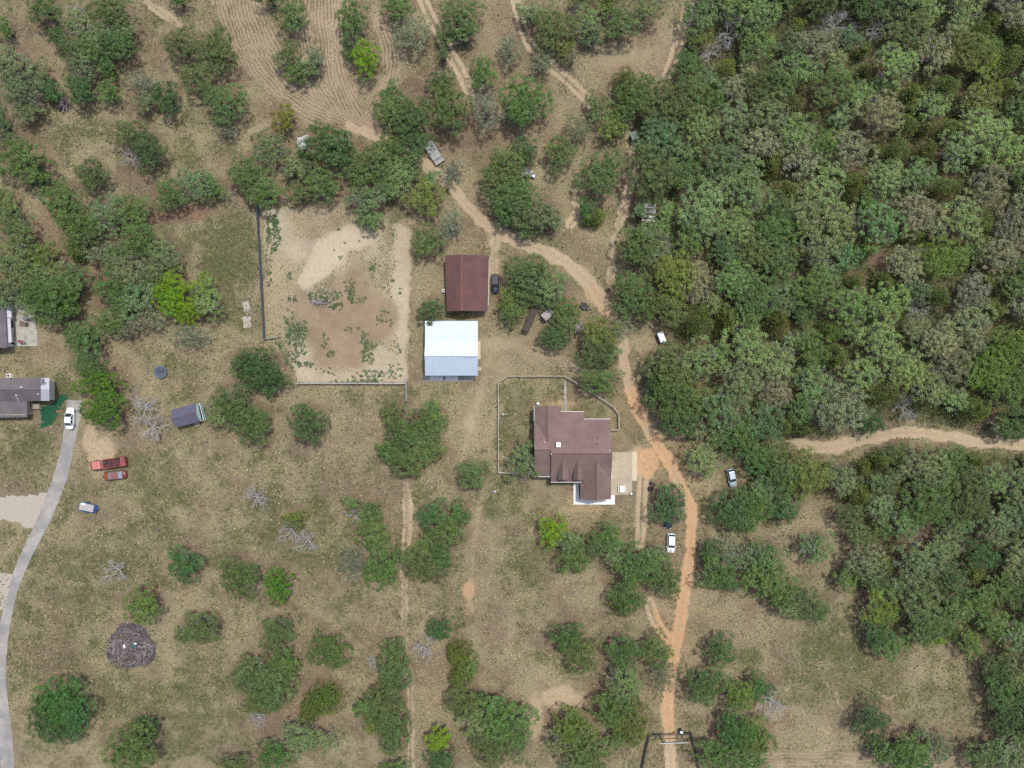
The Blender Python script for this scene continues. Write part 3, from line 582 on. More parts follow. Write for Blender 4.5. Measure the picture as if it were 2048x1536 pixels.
    col = mix(ma('MULTIPLY', sf, mr(a_sand, .02, .2)), col, sand_c)
    mud_c = mix(mr(n_mid, .35, .65), (0.245, 0.182, 0.115), (0.30, 0.225, 0.145))
    mud_c = mix(mr(n_f, .45, .8, 0, .5), mud_c, (0.19, 0.15, 0.10))
    col = mix(mr(ma('ADD', a_mud, ma('MULTIPLY', ma('SUBTRACT', n_s, .5), .8)), .3, .6, 0, .92), col, mud_c)
    # bare earth of roads
    tan_c = mix(mr(n_s, .3, .7), (0.405, 0.318, 0.210), (0.335, 0.260, 0.170))
    or_c = mix(mr(n_s, .3, .7), (0.47, 0.300, 0.165), (0.40, 0.255, 0.142))
    of = mr(ma('ADD', a_or, ma('MULTIPLY', ma('SUBTRACT', n_mid, .5), .6)), .2, 1.0)
    earth = mix(of, tan_c, or_c)
    rip = N.new('ShaderNodeMath'); rip.operation = 'SINE'; L.new(ma('ADD', ma('MULTIPLY', a_lat, 11.0), ma('MULTIPLY', n_s, 3)), rip.inputs[0])
    earth = mix(ma('MULTIPLY', mr(rip.outputs[0], -.2, 1), mr(n_s, .4, .7, .0, .4)), earth, (0.24, 0.155, 0.088))
    df = mr(ma('ADD', a_dirt, ma('ADD', ma('MULTIPLY', ma('SUBTRACT', n_f, .5), 1.5), ma('MULTIPLY', ma('SUBTRACT', n_s, .5), .9))), .26, .74)
    # scattered orange soil showing through the grass
    os_ = ma('MULTIPLY', a_or, mr(ma('ADD', n_f, ma('MULTIPLY', n_s, .3)), .60, .82))
    col = mix(ma('MULTIPLY', ma('MINIMUM', os_, 1.0), .8), col, or_c)
    col = mix(ma('MULTIPLY', df, mr(a_dirt, .02, .25)), col, earth)
    # broad tone variation of soil
    v = N.new('ShaderNodeVectorMath'); v.operation = 'SCALE'; L.new(col, v.inputs[0])
    L.new(ma('MULTIPLY', mr(noise(0.03, 3), .3, .7, .90, 1.08), mr(n_ff, .25, .75, .82, 1.18)), v.inputs['Scale'])
    L.new(v.outputs['Vector'], bs.inputs['Base Color'])
    hgt = ma('ADD', ma('MULTIPLY', n_f, 1.0), ma('MULTIPLY', n_ff, .5)); hgt = ma('ADD', hgt, ma('MULTIPLY', spot, .8))
    damp = ma('SUBTRACT', 1.0, ma('MULTIPLY', ma('MAXIMUM', df, tuple and a_sand), .75))
    bp = N.new('ShaderNodeBump'); bp.inputs['Distance'].default_value = 0.30
    L.new(damp, bp.inputs['Strength']); L.new(hgt, bp.inputs['Height']); L.new(bp.outputs['Normal'], bs.inputs['Normal'])
    return m
M['ground'] = ground_material()

ny, nx = GX.shape
VG = np.stack([GX, GY, np.zeros_like(GX)], -1).reshape(-1, 3)
i0 = (np.arange(ny - 1)[:, None] * nx + np.arange(nx - 1)[None, :]).ravel()
quads = np.stack([i0, i0 + 1, i0 + nx + 1, i0 + nx], -1)
fm, ft, fp = (q[:-1, :-1].ravel() for q in (road_main, road_track, pad.astype(float)))
cls = np.zeros(len(quads), int); cls[fp > 0.5] = 3; cls[(ft > 0.5)] = 2; cls[fm > 0.5] = 1
Af, Bf, Cf = A.reshape(-1, 4), B.reshape(-1, 4), C.reshape(-1, 4)
for k, nm in ((0, 'ground'), (1, 'dirt_road'), (2, 'dirt_track'), (3, 'sand_paddock')):
    q = quads[cls == k]; used, inv = np.unique(q.ravel(), return_inverse=True)
    me = np_mesh(nm, VG[used], 4, inv, [M['ground']], colattr={'mask_a': Af[used], 'mask_b': Bf[used], 'mask_c': Cf[used]})
    o = link(bpy.data.objects.new(nm, me)); o['kind'] = 'structure'

def ribbon(name, pts, z, thick, m, jag=0.0):
    pts = smooth_line(pts, 8); Lf, Rt = [], []
    for i, (x, y, w) in enumerate(pts):
        a = pts[max(i - 1, 0)]; b = pts[min(i + 1, len(pts) - 1)]
        dx, dy = b[0] - a[0], b[1] - a[1]; l = math.hypot(dx, dy) or 1
        nx_, ny_ = -dy / l, dx / l
        w1 = w / 2 + R.uniform(-jag, jag); w2 = w / 2 + R.uniform(-jag, jag)
        Lf.append(P(x + nx_ * w1, y + ny_ * w1)); Rt.append(P(x - nx_ * w2, y - ny_ * w2))
    mb = MB()
    for i in range(len(pts) - 1):
        q = [Lf[i], Lf[i + 1], Rt[i + 1], Rt[i]]
        mb.slab([Vector((p.x, p.y, z)) for p in q], thick) if False else None
    n = len(pts); v = [(p.x, p.y, z) for p in Lf] + [(p.x, p.y, z) for p in Rt] + [(p.x, p.y, z - thick) for p in Lf] + [(p.x, p.y, z - thick) for p in Rt]
    f = []
    for i in range(n - 1):
        f.append([i, n + i, n + i + 1, i + 1][::1]); f.append([i, i + 1, 2 * n + i + 1, 2 * n + i]); f.append([n + i, 3 * n + i, 3 * n + i + 1, n + i + 1])
    f.append([0, 2 * n, 3 * n, n]); f.append([n - 1, 2 * n - 1, 4 * n - 1, 3 * n - 1])
    mb.v = v; mb.f = f
    o = mb.build(name, m); 
    if o.data.polygons[0].normal.z < 0: o.data.flip_normals()
    o['kind'] = 'structure'; return o
DRIVE = [(149,800,30),(147,830,30),(140,870,26),(132,910,26),(122,950,27),(108,990,27),(92,1030,26),(74,1068,25),(55,1105,23),(38,1145,21),(24,1190,18),(12,1240,20),(4,1290,22),(2,1350,20),(6,1410,22),(12,1480,26),(16,1560,26)]
ribbon('driveway', DRIVE, 0.05, 0.12, M['drive'], 0.9)
def flat_poly(name, pxs, z, thick, m, jag=0.0, kind='structure'):
    mb = MB(); pts = []
    n = len(pxs)
    for i in range(n):
        a, b = pxs[i], pxs[(i + 1) % n]; k = max(1, int(math.hypot(a[0] - b[0], a[1] - b[1]) / 5)) if jag else 1
        for j in range(k):
            t = j / k; pts.append(P(a[0] + (b[0] - a[0]) * t + R.uniform(-jag, jag), a[1] + (b[1] - a[1]) * t + R.uniform(-jag, jag)))
    mb.prism([(p.x, p.y) for p in pts], z - thick, z)
    o = mb.build(name, m)
    if kind: o['kind'] = kind
    return o
flat_poly('gravel_pad', [(-30,1000),(20,992),(60,990),(106,984),(96,1012),(80,1038),(66,1058),(52,1056),(36,1044),(-30,1034)], 0.02, 0.06, M['caliche'], 3.0)
flat_poly('gravel_pad', [(-30,1146),(14,1146),(30,1150),(24,1180),(12,1215),(-30,1236)], 0.02, 0.06, M['caliche'], 2.4)

# ------------------------------------------------------------------ building helpers
def wall_prism(parent, pxs, h, m, name='wall', inset=0.0, zp=None):
    """closed wall ring; corners given as photo pixels of points at height zp"""
    pts = [P(x, y, h if zp is None else zp) for x, y in pxs]
    c = sum(pts, Vector()) / len(pts)
    if inset:
        pts = [Vector((p.x + inset * (1 if p.x < c.x else -1), p.y + inset * (1 if p.y < c.y else -1), 0)) for p in pts]
    mb = MB(); mb.prism([(p.x, p.y) for p in pts], 0.0, h)
    return mb.build(name, m, parent), pts

def opening(parent, a, b, t, w, z0, z1, kind='window', frame=None, pane=None):
    """window or door on the wall from a to b (plan points), centred at fraction t"""
    a, b = Vector(a[:2]), Vector(b[:2]); d = (b - a); l = d.length; d /= l
    n = Vector((d.y, -d.x)); c = a + d * (t * l); ang = math.atan2(d.y, d.x)
    f = MB()
    cz = (z0 + z1) / 2; hh = z1 - z0
    for off, ww, hz, dz in ((0, w, 0.09, hh / 2), (0, w, 0.09, -hh / 2)):
        f.box((c.x, c.y, cz + dz), (ww + 0.09, 0.12, hz), ang)
    for s_ in (-1, 1):
        q = c + d * (s_ * w / 2); f.box((q.x, q.y, cz), (0.09, 0.11, hh - 0.09), ang)
    fo = f.build('window_frame' if kind == 'window' else 'door_frame', frame or M['white'], parent)
    MB().box((c.x, c.y, cz), (w - 0.09, 0.05, hh - 0.09), ang).build('pane' if kind == 'window' else 'door', pane or (M['glass'] if kind == 'window' else M['wood_grey']), fo)

def roof_part(parent, pts3, m, t=0.14, name='roof_slope'):
    return MB().slab([P(*p) for p in pts3], t).build(name, m, parent)
def ridge_part(parent, a, b, m, r=0.11, lift=0.02):
    a, b = P(*a), P(*b); a.z += lift; b.z += lift
    return MB().tube(a, b, r, r, 5).build('ridge_cap', m, parent)
def gable(parent, pts3, m, t=0.12):
    """triangular wall, given by 3 world points"""
    a, b, c = (Vector(p) for p in pts3); n = (b - a).cross(c - a).normalized() * t
    mb = MB(); mb.v = [tuple(p) for p in (a, b, c, a - n, b - n, c - n)]
    mb.f = [[0, 1, 2], [5, 4, 3], [0, 3, 4, 1], [1, 4, 5, 2], [2, 5, 3, 0]]
    return mb.build('gable_wall', m, parent)

# ------------------------------------------------------------------ main house
def main_house():
    h = empty('brown_roofed_house', P(1150, 905))
    h.location = (0, 0, 0)
    tag(h, 'large house with brown shingle roof and two dormers, inside the fenced yard', 'house')
    W = M['siding_tan']; Rf = M['roof_brown']
    zn = lambda y: 7.0 - 0.0464 * (907.5 - y); zs = lambda y: 7.0 - 0.063 * (y - 907.5)
    # walls (plan rectangles under the eaves)
    blocks = [([(1069.5,814.5),(1120,814.5),(1120,905),(1069.5,905)], 3.5), ([(1070,905),(1102,905),(1102,951.5),(1070,951.5)], 3.1),
              ([(1120,826),(1167,826),(1167,905),(1120,905)], 2.85), ([(1167,841),(1218.5,841),(1218.5,905),(1167,905)], 3.35),
              ([(1104,905),(1219.5,905),(1219.5,961),(1104,961)], 3.15), ([(1163.5,961),(1219,961),(1219,995.5),(1163.5,995.5)], 3.0)]
    for px, hh in blocks:
        o, pts = wall_prism(h, px, hh, W)
        n = len(pts)
        for i in range(n):
            a, b = pts[i], pts[(i + 1) % n]; l = (Vector(a[:2]) - Vector(b[:2])).length
            if l < 2.5: continue
            outward = [(0, 'n'), (1, 'e'), (2, 's'), (3, 'w')][i][1]
            show = {0: 'n', 1: 'nw', 2: 'n', 3: 'ne', 4: 'se', 5: 'sew'}[blocks.index((px, hh))]
            if blocks.index((px, hh)) == 1: show = 'sw'
            if outward in show:
                if blocks.index((px, hh)) == 5 and outward == 'e':
                    continue
                for t in ((0.5,) if l < 5.5 else (0.28, 0.72)):
                    opening(h, a, b, t, 1.1, 1.0, 2.25)
    # garage doors on the east face towards the slab
    a = P(1219.5, 915); b = P(1219.5, 955)
    for t in (0.27, 0.73):
        opening(h, b, a, t, 2.0, 0.1, 2.3, 'door', pane=M['white'])
    # roof slopes
    zr = 7.0; zg = zs(922)
    roof_part(h, [(1095,882,zn(882)),(1068.5,842,zn(842)),(1068.5,900,zn(900)),(1103,900,zn(900)),(1103,907.5,zr),(1225,907.5,zr),(1219.8,838.5,zn(838.5)),(1168,838.5,zn(838.5)),(1168,823.3,zn(823.3)),(1121,823.3,zn(823.3)),(1121,842,zn(842))], Rf)
    zw = zn(882)
    roof_part(h, [(1094.5,812.5,zw),(1068.5,812.5,zn(842)),(1068.5,842,zn(842)),(1095,882,zw)], Rf)
    roof_part(h, [(1094.5,812.5,zw),(1095,882,zw),(1121,842,zn(842)),(1121,812.5,zn(842))], Rf)
    roof_part(h, [(1069,900,zn(900)),(1103,900,zn(900)),(1102.5,953,3.45),(1069,953,3.45)], Rf)
    roof_part(h, [(1103,907.5,zr),(1101.8,964,zs(964)),(1163,964,zs(964)),(1163,958,zs(958)),(1193,922,zg),(1222.3,958,zs(958)),(1225,907.5,zr)], Rf)
    roof_part(h, [(1193,922,zg),(1193,1000,zg),(1160.3,999,3.35),(1160.8,964,3.35),(1163,958,zs(958))], Rf)
    roof_part(h, [(1193,922,zg),(1222.3,958,zs(958)),(1222,998.5,3.35),(1193,1000,zg)], Rf)
    for a, b in (((1103,907.5,zr),(1225,907.5,zr)), ((1094.5,812.5,zw),(1095,882,zw)), ((1193,922,zg),(1193,1000,zg)), ((1069,900,zn(900)),(1102,900,zn(900)))):
        ridge_part(h, a, b, M['ridge'])
    # gable walls
    def g(a, b, c, m=W): return gable(h, (a, b, c), m)
    A1, A2, A3 = P(1069.5,814.5,zn(842)), P(1120,814.5,zn(842)), P(1094.5,814.5,zw - .2)
    MB().slab([A1, A2, A3], 0.01) if False else None
    g(Vector((A1.x, A1.y, 3.45)), Vector((A2.x, A2.y, 3.45)), Vector((A3.x, A1.y, zw - .25)))
    B1, B2, B3 = P(1163.5,996,3.0), P(1219,996,3.0), P(1193,996,zg)
    g(Vector((B2.x, B2.y, 3.0)), Vector((B1.x, B1.y, 3.0)), Vector((B3.x, B1.y, zg - .25)))
    for x in (1222,):
        C1, C2, C3 = P(1219.5,961,3.1), P(1219.5,842,3.1), P(1219.5,907.5,zr)
        g(C1, C2, Vector((C1.x, C3.y, zr - .25)))
    D1, D2, D3 = P(1104.3,961,3.1), P(1104.3,860,4.6), P(1104.3,907.5,zr)
    g(D2, D1, Vector((D1.x, D3.y, zr - .3)))
    E1, E2, E3 = P(1070,951,3.05), P(1070,850,3.4), P(1070,900,zn(900))
    g(E2, E1, Vector((E1.x, E3.y, zn(900) - .3)))
    # dormers
    for xr, xa, xb in ((1124.8, 1116.2, 1136.2), (1155.2, 1146.6, 1165.2)):
        zt = zs(920.5); ze = 5.05; yv = 907.5 + (7.0 - ze) / 0.063
        for x, nm in ((xa, 'w'), (xb, 'e')):
            roof_part(h, [(xr,920.5,zt),(x,yv,ze),(x,959.3,ze),(xr,959.8,zt)], Rf, 0.10, 'dormer_slope')
        ridge_part(h, (xr,920.5,zt), (xr,959.8,zt), M['ridge'], 0.07)
        p1, p2 = P(xa + 1.2, 958, ze), P(xb - 1.2, 958, ze); q = P(xr, 940, ze)
        mb = MB(); mb.prism([(p1.x, p1.y), (p2.x, p2.y), (p2.x, q.y), (p1.x, q.y)], 3.6, ze - .1)
        fo = mb.build('dormer_wall', W, h)
        MB().slab([Vector((p1.x, p1.y - .02, ze - .12)), Vector((p2.x, p1.y - .02, ze - .12)), Vector(((p1.x + p2.x) / 2, p1.y + .05, zt - .15))], .05).build('dormer_gable', W, h)
        opening(h, (p2.x, p1.y), (p1.x, p1.y), 0.5, 0.8, 4.0, 4.8)
    # eave trim, pale line
    for a, b in (((1121,823,zn(823.3)),(1168,823,zn(823.3))), ((1168,838,zn(838.5)),(1220,838,zn(838.5))), ((1068.3,812.5,zn(842)),(1068.3,842,zn(842))), ((1069,953.5,3.45),(1102.5,953.5,3.45)), ((1101.8,964.5,zs(964)),(1162,964.5,zs(964)))):
        p, q = P(*a), P(*b); p.z -= .05; q.z -= .05
        MB().tube(p, q, 0.085, 0.085, 4).build('gutter', M['trim'], h)
    # chimney with metal cap
    c = P(1116.5, 889, 6.6)
    ch = MB().box((c.x, c.y, 6.5), (0.72, 0.80, 1.1)).build('chimney', M['galv'], h)
    MB().box((c.x, c.y, 7.13), (0.92, 1.0, 0.10)).build('chimney_cap', M['white'], ch)
    MB().cyl((c.x, c.y, 7.19), 0.16, 0.25, 12).build('flue', M['steel'], ch)
    for x, y in ((1082.2,879.5),(1196.5,875.2),(1193.6,888)):
        c = P(x, y, zn(y) + .1); MB().cyl((c.x, c.y, zn(y) - .1), 0.14, 0.35, 12).build('roof_vent', M['steel_dark'], h)
    for x, y in ((1088.8,884),(1102.8,908),(1218.8,901.5)):
        c = P(x, y, zn(min(y, 907)) + .3); MB().cyl((c.x, c.y, zn(min(y, 907)) - .1), 0.09, 0.55, 10).build('vent_pipe', M['white'], h)
    return h
main_house()

def slab_thing(name, label, cat, pxs, z, m, joints=()):
    o = flat_poly(name, pxs, z, z + 0.06, m, kind='structure')
    for (a, b) in joints:
        p, q = P(*a), P(*b); d = (q - p).normalized(); n = Vector((-d.y, d.x, 0)) * 0.02
        MB().slab([Vector((v.x, v.y, z + 0.004)) for v in (p + n, q + n, q - n, p - n)], 0.003).build('joint', M['joint'], o)
    return o
slab_thing('concrete_pad', '', '', [(1224,904.5),(1264,904.5),(1264,989.5),(1218,989.5),(1218,904.5)], 0.10, M['concrete'], [((1239,905),(1239,989)), ((1225,962),(1264,962)), ((1225,933),(1264,933))])
slab_thing('concrete_pad', '', '', [(1264.2,904),(1274,904),(1274,961.5),(1264.2,961.5)], 0.08, M['concrete_old'], [((1265,931.5),(1273.5,931.5))])
bpy.data.objects['concrete_pad.001'].data.materials[0] = mat('apron_concrete', (0.50, 0.42, 0.29), 0.9, var=0.08)
slab_thing('house_walkway', '', '', [(1147,962),(1158,962),(1158,998),(1218,998),(1218,989.8),(1229.5,989.8),(1229.5,1009),(1147,1009)], 0.09, M['concrete_pale'])
slab_thing('yard_path', '', '', [(1127.5,763),(1132.5,763),(1133.5,826),(1128.8,826)], 0.05, M['drive'], [((1127,y),(1134,y)) for y in range(772, 822, 8)])

# ------------------------------------------------------------------ white metal barn
def metal_barn():
    b = empty('metal_barn', (0, 0, 0)); tag(b, 'white corrugated metal barn with a paler blue lower slope, below the red-brown barn', 'barn')
    wall_prism(b, [(855,645),(953,645),(953,748),(855,748)], 3.0, M['siding_white'])
    zr, zm, ze, zs_ = 6.6, 4.75, 3.3, 3.5
    x0, x1 = 849.5, 955.2
    planes = [((711.5, zr), (672, zm)), ((672, zm), (642, ze)), ((711.5, zr), (751, zs_))]
    for (ya, za), (yb, zb) in planes:
        slope = roof_part(b, [(x0 + (0 if za > 6 else .6), ya, za), (x1, ya, za), (x1 + .4, yb, zb), (x0 + (1.2 if zb < 4 else .6), yb, zb)], M['galv'], 0.06)
        n = 28
        rib = None
        for i in range(n + 1):
            t = i / n; p = P(x0 + 1.2 + (x1 - x0 - 1.2) * t, ya, za); q = P(x0 + 1.2 + (x1 - x0 - 1.2) * t, yb, zb)
            if rib is None:
                L_ = (q - p).length; mb = MB().box((L_ / 2, 0, 0.045), (L_ * .995, 0.10, 0.09)); rib = mb.mesh('rib', M['galv'])
            o = bpy.data.objects.new('rib', rib); link(o, slope)
            d = (q - p).normalized(); o.matrix_world = Matrix.Translation(p) @ d.to_track_quat('X', 'Z').to_matrix().to_4x4()
    ridge_part(b, (x0, 711.5, zr), (x1, 711.5, zr), M['galv'], 0.14, 0.03)
    # seam flashing and the raised end of the ridge cap
    ridge_part(b, (x0 + .6, 672, zm), (x1, 672, zm), M['steel'], 0.05, 0.03)
    MB().tube(P(928, 713.5, zr - .1), P(953, 713.5, zr - .1), 0.10, 0.10, 5).build('flashing', M['steel'], b)
    for x in (852.5, 953.5):
        pa, pb, pc = P(x, 647, 3.0), P(x, 747, 3.0), P(x, 711.5, zr)
        s_ = 1 if x > 900 else -1
        tri = [pa, pb, Vector((pa.x, pc.y, zr - .2))]
        gable(b, tri if s_ < 0 else tri[::-1], M['siding_white'])
    a, c = P(855, 748, 3.0), P(953, 748, 3.0)
    for t in (0.18, 0.49): opening(b, (c.x, c.y), (a.x, a.y), 1 - t, 2.6, 0.05, 2.6, 'door', pane=M['steel'])
    a, c = P(953, 645, 3.0), P(953, 748, 3.0)
    opening(b, (c.x, c.y), (a.x, a.y), 0.45, 3.2, 0.05, 2.7, 'door', pane=M['steel'])
    opening(b, (c.x, c.y), (a.x, a.y), 0.10, 0.95, 0.05, 2.1, 'door', pane=M['white'])
metal_barn()
flat_poly('concrete_pad', [(848,748),(953,748),(953,750),(945,762.5),(848,762.5)], 0.04, 0.1, M['drive'])  # grey slab cut to the barn's cast shadow, shade painted as a strip
flat_poly('door_apron', [(860.5,751),(886,751),(886,760.8),(860.5,760.8)], 0.09, 0.13, M['concrete_pale'])
flat_poly('door_apron', [(891,751),(916,751),(916,760.8),(891,760.8)], 0.09, 0.13, M['concrete_pale'])
flat_poly('door_apron', [(955.5,683),(961,683),(961,718),(955,718)], 0.08, 0.12, M['wood_pale'])
flat_poly('door_apron', [(955.5,734),(963.5,734),(963.5,741),(955.5,741)], 0.10, 0.14, M['concrete'])

def red_barn():
    b = empty('red_brown_barn', (0, 0, 0)); tag(b, 'long barn with a dark red-brown gable roof and off-centre ridge, above the white metal barn', 'barn')
    wall_prism(b, [(895,513),(973,513),(973,617),(895,617)], 2.9, M['siding_red'])
    zr, ze = 4.9, 3.1
    roof_part(b, [(922.5,509,zr),(922.5,621.5,zr),(893.5,622.5,3.2),(890,510.5,3.2)], M['roof_red'])
    roof_part(b, [(922.5,509,zr),(978,511,ze),(974.5,622.5,ze),(922.5,621.5,zr)], M['roof_red'])
    ridge_part(b, (922.3,509,zr), (922.5,621.5,zr), M['ridge_red'], 0.16, 0.03)
    for y in (514, 616.5):
        p, q, r_ = P(895, y, 2.9), P(973, y, 2.9), P(922.5, y, zr)
        tri = [p, q, Vector((r_.x, p.y, zr - .2))]; gable(b, tri if y < 550 else tri[::-1], M['siding_red'])
    p, q = P(978.2, 520, ze), P(977, 610, ze); MB().tube(p, q, .06, .06, 4).build('gutter', M['trim'], b)
    a, c = P(973, 513, 2.9), P(973, 617, 2.9)
    for t in (.25, .6): opening(b, (c.x, c.y), (a.x, a.y), t, 2.8, .05, 2.5, 'door', pane=M['wood_dark'])
    a, c = P(895, 513, 2.9), P(895, 617, 2.9)
    for t in (.3, .7): opening(b, (a.x, a.y), (c.x, c.y), t, 1.0, 1.1, 2.1)
red_barn()

def ac_unit(px, py, label, s=0.85):
    o = empty('air_conditioner', P(px, py)); tag(o, label, 'air conditioner')
    MB().box((0, 0, .04), (s + .25, s + .25, .08)).build('base_slab', M['concrete'], o)
    MB().box((0, 0, .45), (s, s, .74)).build('casing', M['white'], o, bevel=.03)
    MB().cyl((0, 0, .83), s * .36, .03, 20).build('fan_grille', M['blackplastic'], o)
    MB().cyl((0, 0, .865), s * .10, .03, 10).build('fan_hub', M['steel'], o)
ac_unit(887, 582.5, 'white box air conditioner against the left wall of the red-brown barn', .62)
ac_unit(22, 751.5, 'white air conditioner with black fan above the grey-roofed neighbour house', .8)

# ------------------------------------------------------------------ neighbour houses at the left edge
def neighbour_low():
    b = empty('grey_roofed_house', (0, 0, 0)); tag(b, 'grey shingled house with a pale end gable, beside the top of the driveway', 'house')
    wall_prism(b, [(-60,760),(92,760),(92,800),(-60,800)], 2.8, M['siding_white'])
    wall_prism(b, [(-60,800),(50,800),(50,830),(-60,830)], 2.6, M['siding_tan'])
    Rf = M['roof_grey']; zr = 4.8
    roof_part(b, [(-60,780,zr),(97,779,zr),(98.5,755.5,3.1),(-60,756.5,3.1)], Rf)
    roof_part(b, [(-60,780,zr),(97,779,zr),(97.5,802,3.1),(-60,802,3.1)], Rf)
    roof_part(b, [(-60,802.4,3.05),(54,802.4,3.05),(54.5,834.5,2.5),(-60,836,2.5)], Rf)
    ridge_part(b, (-60,780,zr), (82,779,zr), M['roof_grey'], .1)
    for yy, za in ((755.8, 3.16), (801.5, 3.16)):
        roof_part(b, [(81.5,779,zr + .05),(98.3,779,zr + .05),(98.9,yy,za),(82,yy,za)], M['pad_pale'], .05, 'sheet_roof')
    c = P(84.5, 767, 4.1); MB().box((c.x, c.y, 4.15), (.38, 2.2, .3)).build('vent_box', M['steel'], b)
    c = P(89.5, 767, 4.1); MB().box((c.x, c.y, 4.1), (.3, .7, .25)).build('vent_box', M['steel'], b)
    for x, y, z, m in ((42,774.5,4.4,'white'),(32,790.5,4.0,'trim'),(76,788,4.1,'trim')):
        c = P(x, y, z + .3); MB().cyl((c.x, c.y, z - .15), .14, .5, 10).build('vent_pipe', M[m], b)
    MB().tube(P(33,792,3.95), P(36.5,802,3.35), .05, .05, 5).build('conduit', M['trim'], b)
    a, c = P(-60,800,2.8), P(92,800,2.8)
    opening(b, (c.x, c.y), (a.x, a.y), .12, 1.2, .9, 2.1); opening(b, (c.x, c.y), (a.x, a.y), .22, .95, .3, 2.3, 'door', pane=M['white'])
    # timber steps and rail between the two wings
    st = MB().box((P(70,812).x, P(70,812).y, .30), (2.6, 1.2, .5)).build('porch_deck', M['wood_grey'], b)
    for i in range(4):
        q = P(60 + i * 8, 818, .9); MB().box((q.x, q.y, .55), (.1, .1, 1.1)).build('post', M['wood_dark'], b)
    MB().tube(P(55,818,1.05), P(84,817,1.05), .05, .05, 4).build('rail', M['wood_grey'], b)
    MB().tube(P(56,806,1.05), P(56,830,1.05), .06, .06, 4).build('rail', M['wood_dark'], b)
    MB().tube(P(61,804,1.05), P(61,822,1.05), .06, .06, 4).build('rail', M['wood_dark'], b)
neighbour_low()
def neighbour_high():
    b = empty('grey_roofed_house', (0, 0, 0)); tag(b, 'grey roofed house with a long white awning over a patio, at the left edge', 'house')
    wall_prism(b, [(-70,602),(9,602),(9,692),(-70,692)], 2.8, M['siding_white'])
    roof_part(b, [(-30,602,4.8),(10,598,3.1),(14.5,696,3.1),(-30,694,4.8)], M['roof_grey'])
    roof_part(b, [(-30,602,4.8),(-30,694,4.8),(-80,696,3.1),(-80,600,3.1)], M['roof_grey'])
    for y0, y1 in ((608.5, 634.5), (635.5, 685)):
        roof_part(b, [(11,y0,2.7),(20.5,y0,2.35),(23.5,y1,2.35),(13,y1,2.7)], M['pad_pale'], .05, 'awning')
    for y in (610, 635, 683):
        q = P(20.5, y, 2.2); MB().box((q.x, q.y, 1.13), (.09, .09, 2.25)).build('awning_post', M['white'], b)
    o, = [flat_poly('patio_slab', [(9,610),(67,610),(70,612),(76.5,692),(12,693)], .12, .16, M['concrete_old'])]
    a, c = P(9,602,2.8), P(9,692,2.8); opening(b, (c.x, c.y), (a.x, a.y), .5, 1.8, .1, 2.2, 'door', pane=M['glass'])
neighbour_high()
def rug(px, py, w, d, m, label):
    c = P(px, py); o = MB().box((0, 0, .012), (w, d, .02)).build('door_mat', m, bevel=.004)
    o.location = (c.x, c.y, .121); tag(o, label, 'mat')
rug(44.5, 648, .95, 1.15, M['rugbrown'], 'square brown mat on the patio, left of the dark green mat')
rug(54, 649.5, .95, 1.0, M['ruggreen'], 'dark green mat on the patio beside the brown mat')

def grill(px, py, z, label, ang=0.0, red=False, name='barbecue_grill'):
    o = empty(name, P(px, py), ang); o.location.z = z; tag(o, label, 'barbecue')
    for sx in (-.45, .45):
        for sy in (-.22, .22): MB().tube((sx, sy, 0), (sx * .9, sy, .75), .025, .025, 5).build('leg', M['steel_dark'], o)
    MB().box((0, 0, .88), (.85, .5, .28)).build('firebox', M['blackplastic'], o, bevel=.04)
    MB().tube((-.43, 0, 1.04), (.43, 0, 1.04), .25, .25, 12).build('lid', M['steel'] if not red else M['paint_red'], o, smooth=True)
    for s_ in (-1, 1): MB().box((s_ * .65, 0, .95), (.4, .42, .03)).build('side_shelf', M['wood_grey'] if s_ < 0 else M['steel'], o)
    MB().tube((-.3, -.3, 1.1), (.3, -.3, 1.1), .02, .02, 5).build('handle', M['white'], o)
grill(59, 638, .12, 'long black and silver barbecue grill near the upper right of the patio', .05)
grill(48, 684, .12, 'dark barbecue with a red lid near the lower edge of the patio', -.2, True)
def bin_(px, py, z, r, h, m, lid, name, label, cat):
    o = empty(name, P(px, py)); o.location.z = z; tag(o, label, cat)
    MB().cyl((0, 0, 0), r * .88, h, 18, r).build('body', m, o, smooth=False)
    MB().cyl((0, 0, h), r * 1.06, .05, 18, r * .9).build('lid', lid, o)
    MB().tube((-r * .4, 0, h + .08), (r * .4, 0, h + .08), .02, .02, 5).build('handle', M['steel'], o)
bin_(27, 686, .12, .30, .75, M['blackplastic'], M['blackplastic'], 'trash_can', 'black bin at the lower corner of the white awning', 'bin')
def motorbike(px, py, z, ang, label, m):
    o = empty('motorbike', P(px, py), ang); o.location.z = z; tag(o, label, 'motorbike')
    for x in (-.68, .72):
        w = MB().tube((x, -.06, .31), (x, .06, .31), .31, .31, 18).build('wheel', M['rubber'], o)
        MB().tube((x, -.065, .31), (x, .065, .31), .19, .19, 14).build('rim', M['rim'], w)
    MB().tube((-.5, 0, .55), (.55, 0, .62), .14, .17, 8).build('frame', M['steel_dark'], o)
    MB().box((.2, 0, .80), (.5, .28, .24)).build('fuel_tank', m, o, bevel=.06)
    MB().box((-.35, 0, .80), (.65, .26, .12)).build('seat', M['blackplastic'], o, bevel=.04)
    MB().tube((.62, -.38, .98), (.62, .38, .98), .025, .025, 6).build('handlebar', M['steel'], o)
    MB().tube((.72, 0, .31), (.60, 0, .98), .04, .04, 6).build('fork', M['steel'], o)
    MB().tube((-.6, .16, .35), (.2, .16, .30), .05, .05, 6).build('exhaust', M['steel'], o)
motorbike(67, 637, .12, .25, 'black motorbike parked at the right edge of the patio beside the grill', M['steel_dark'])

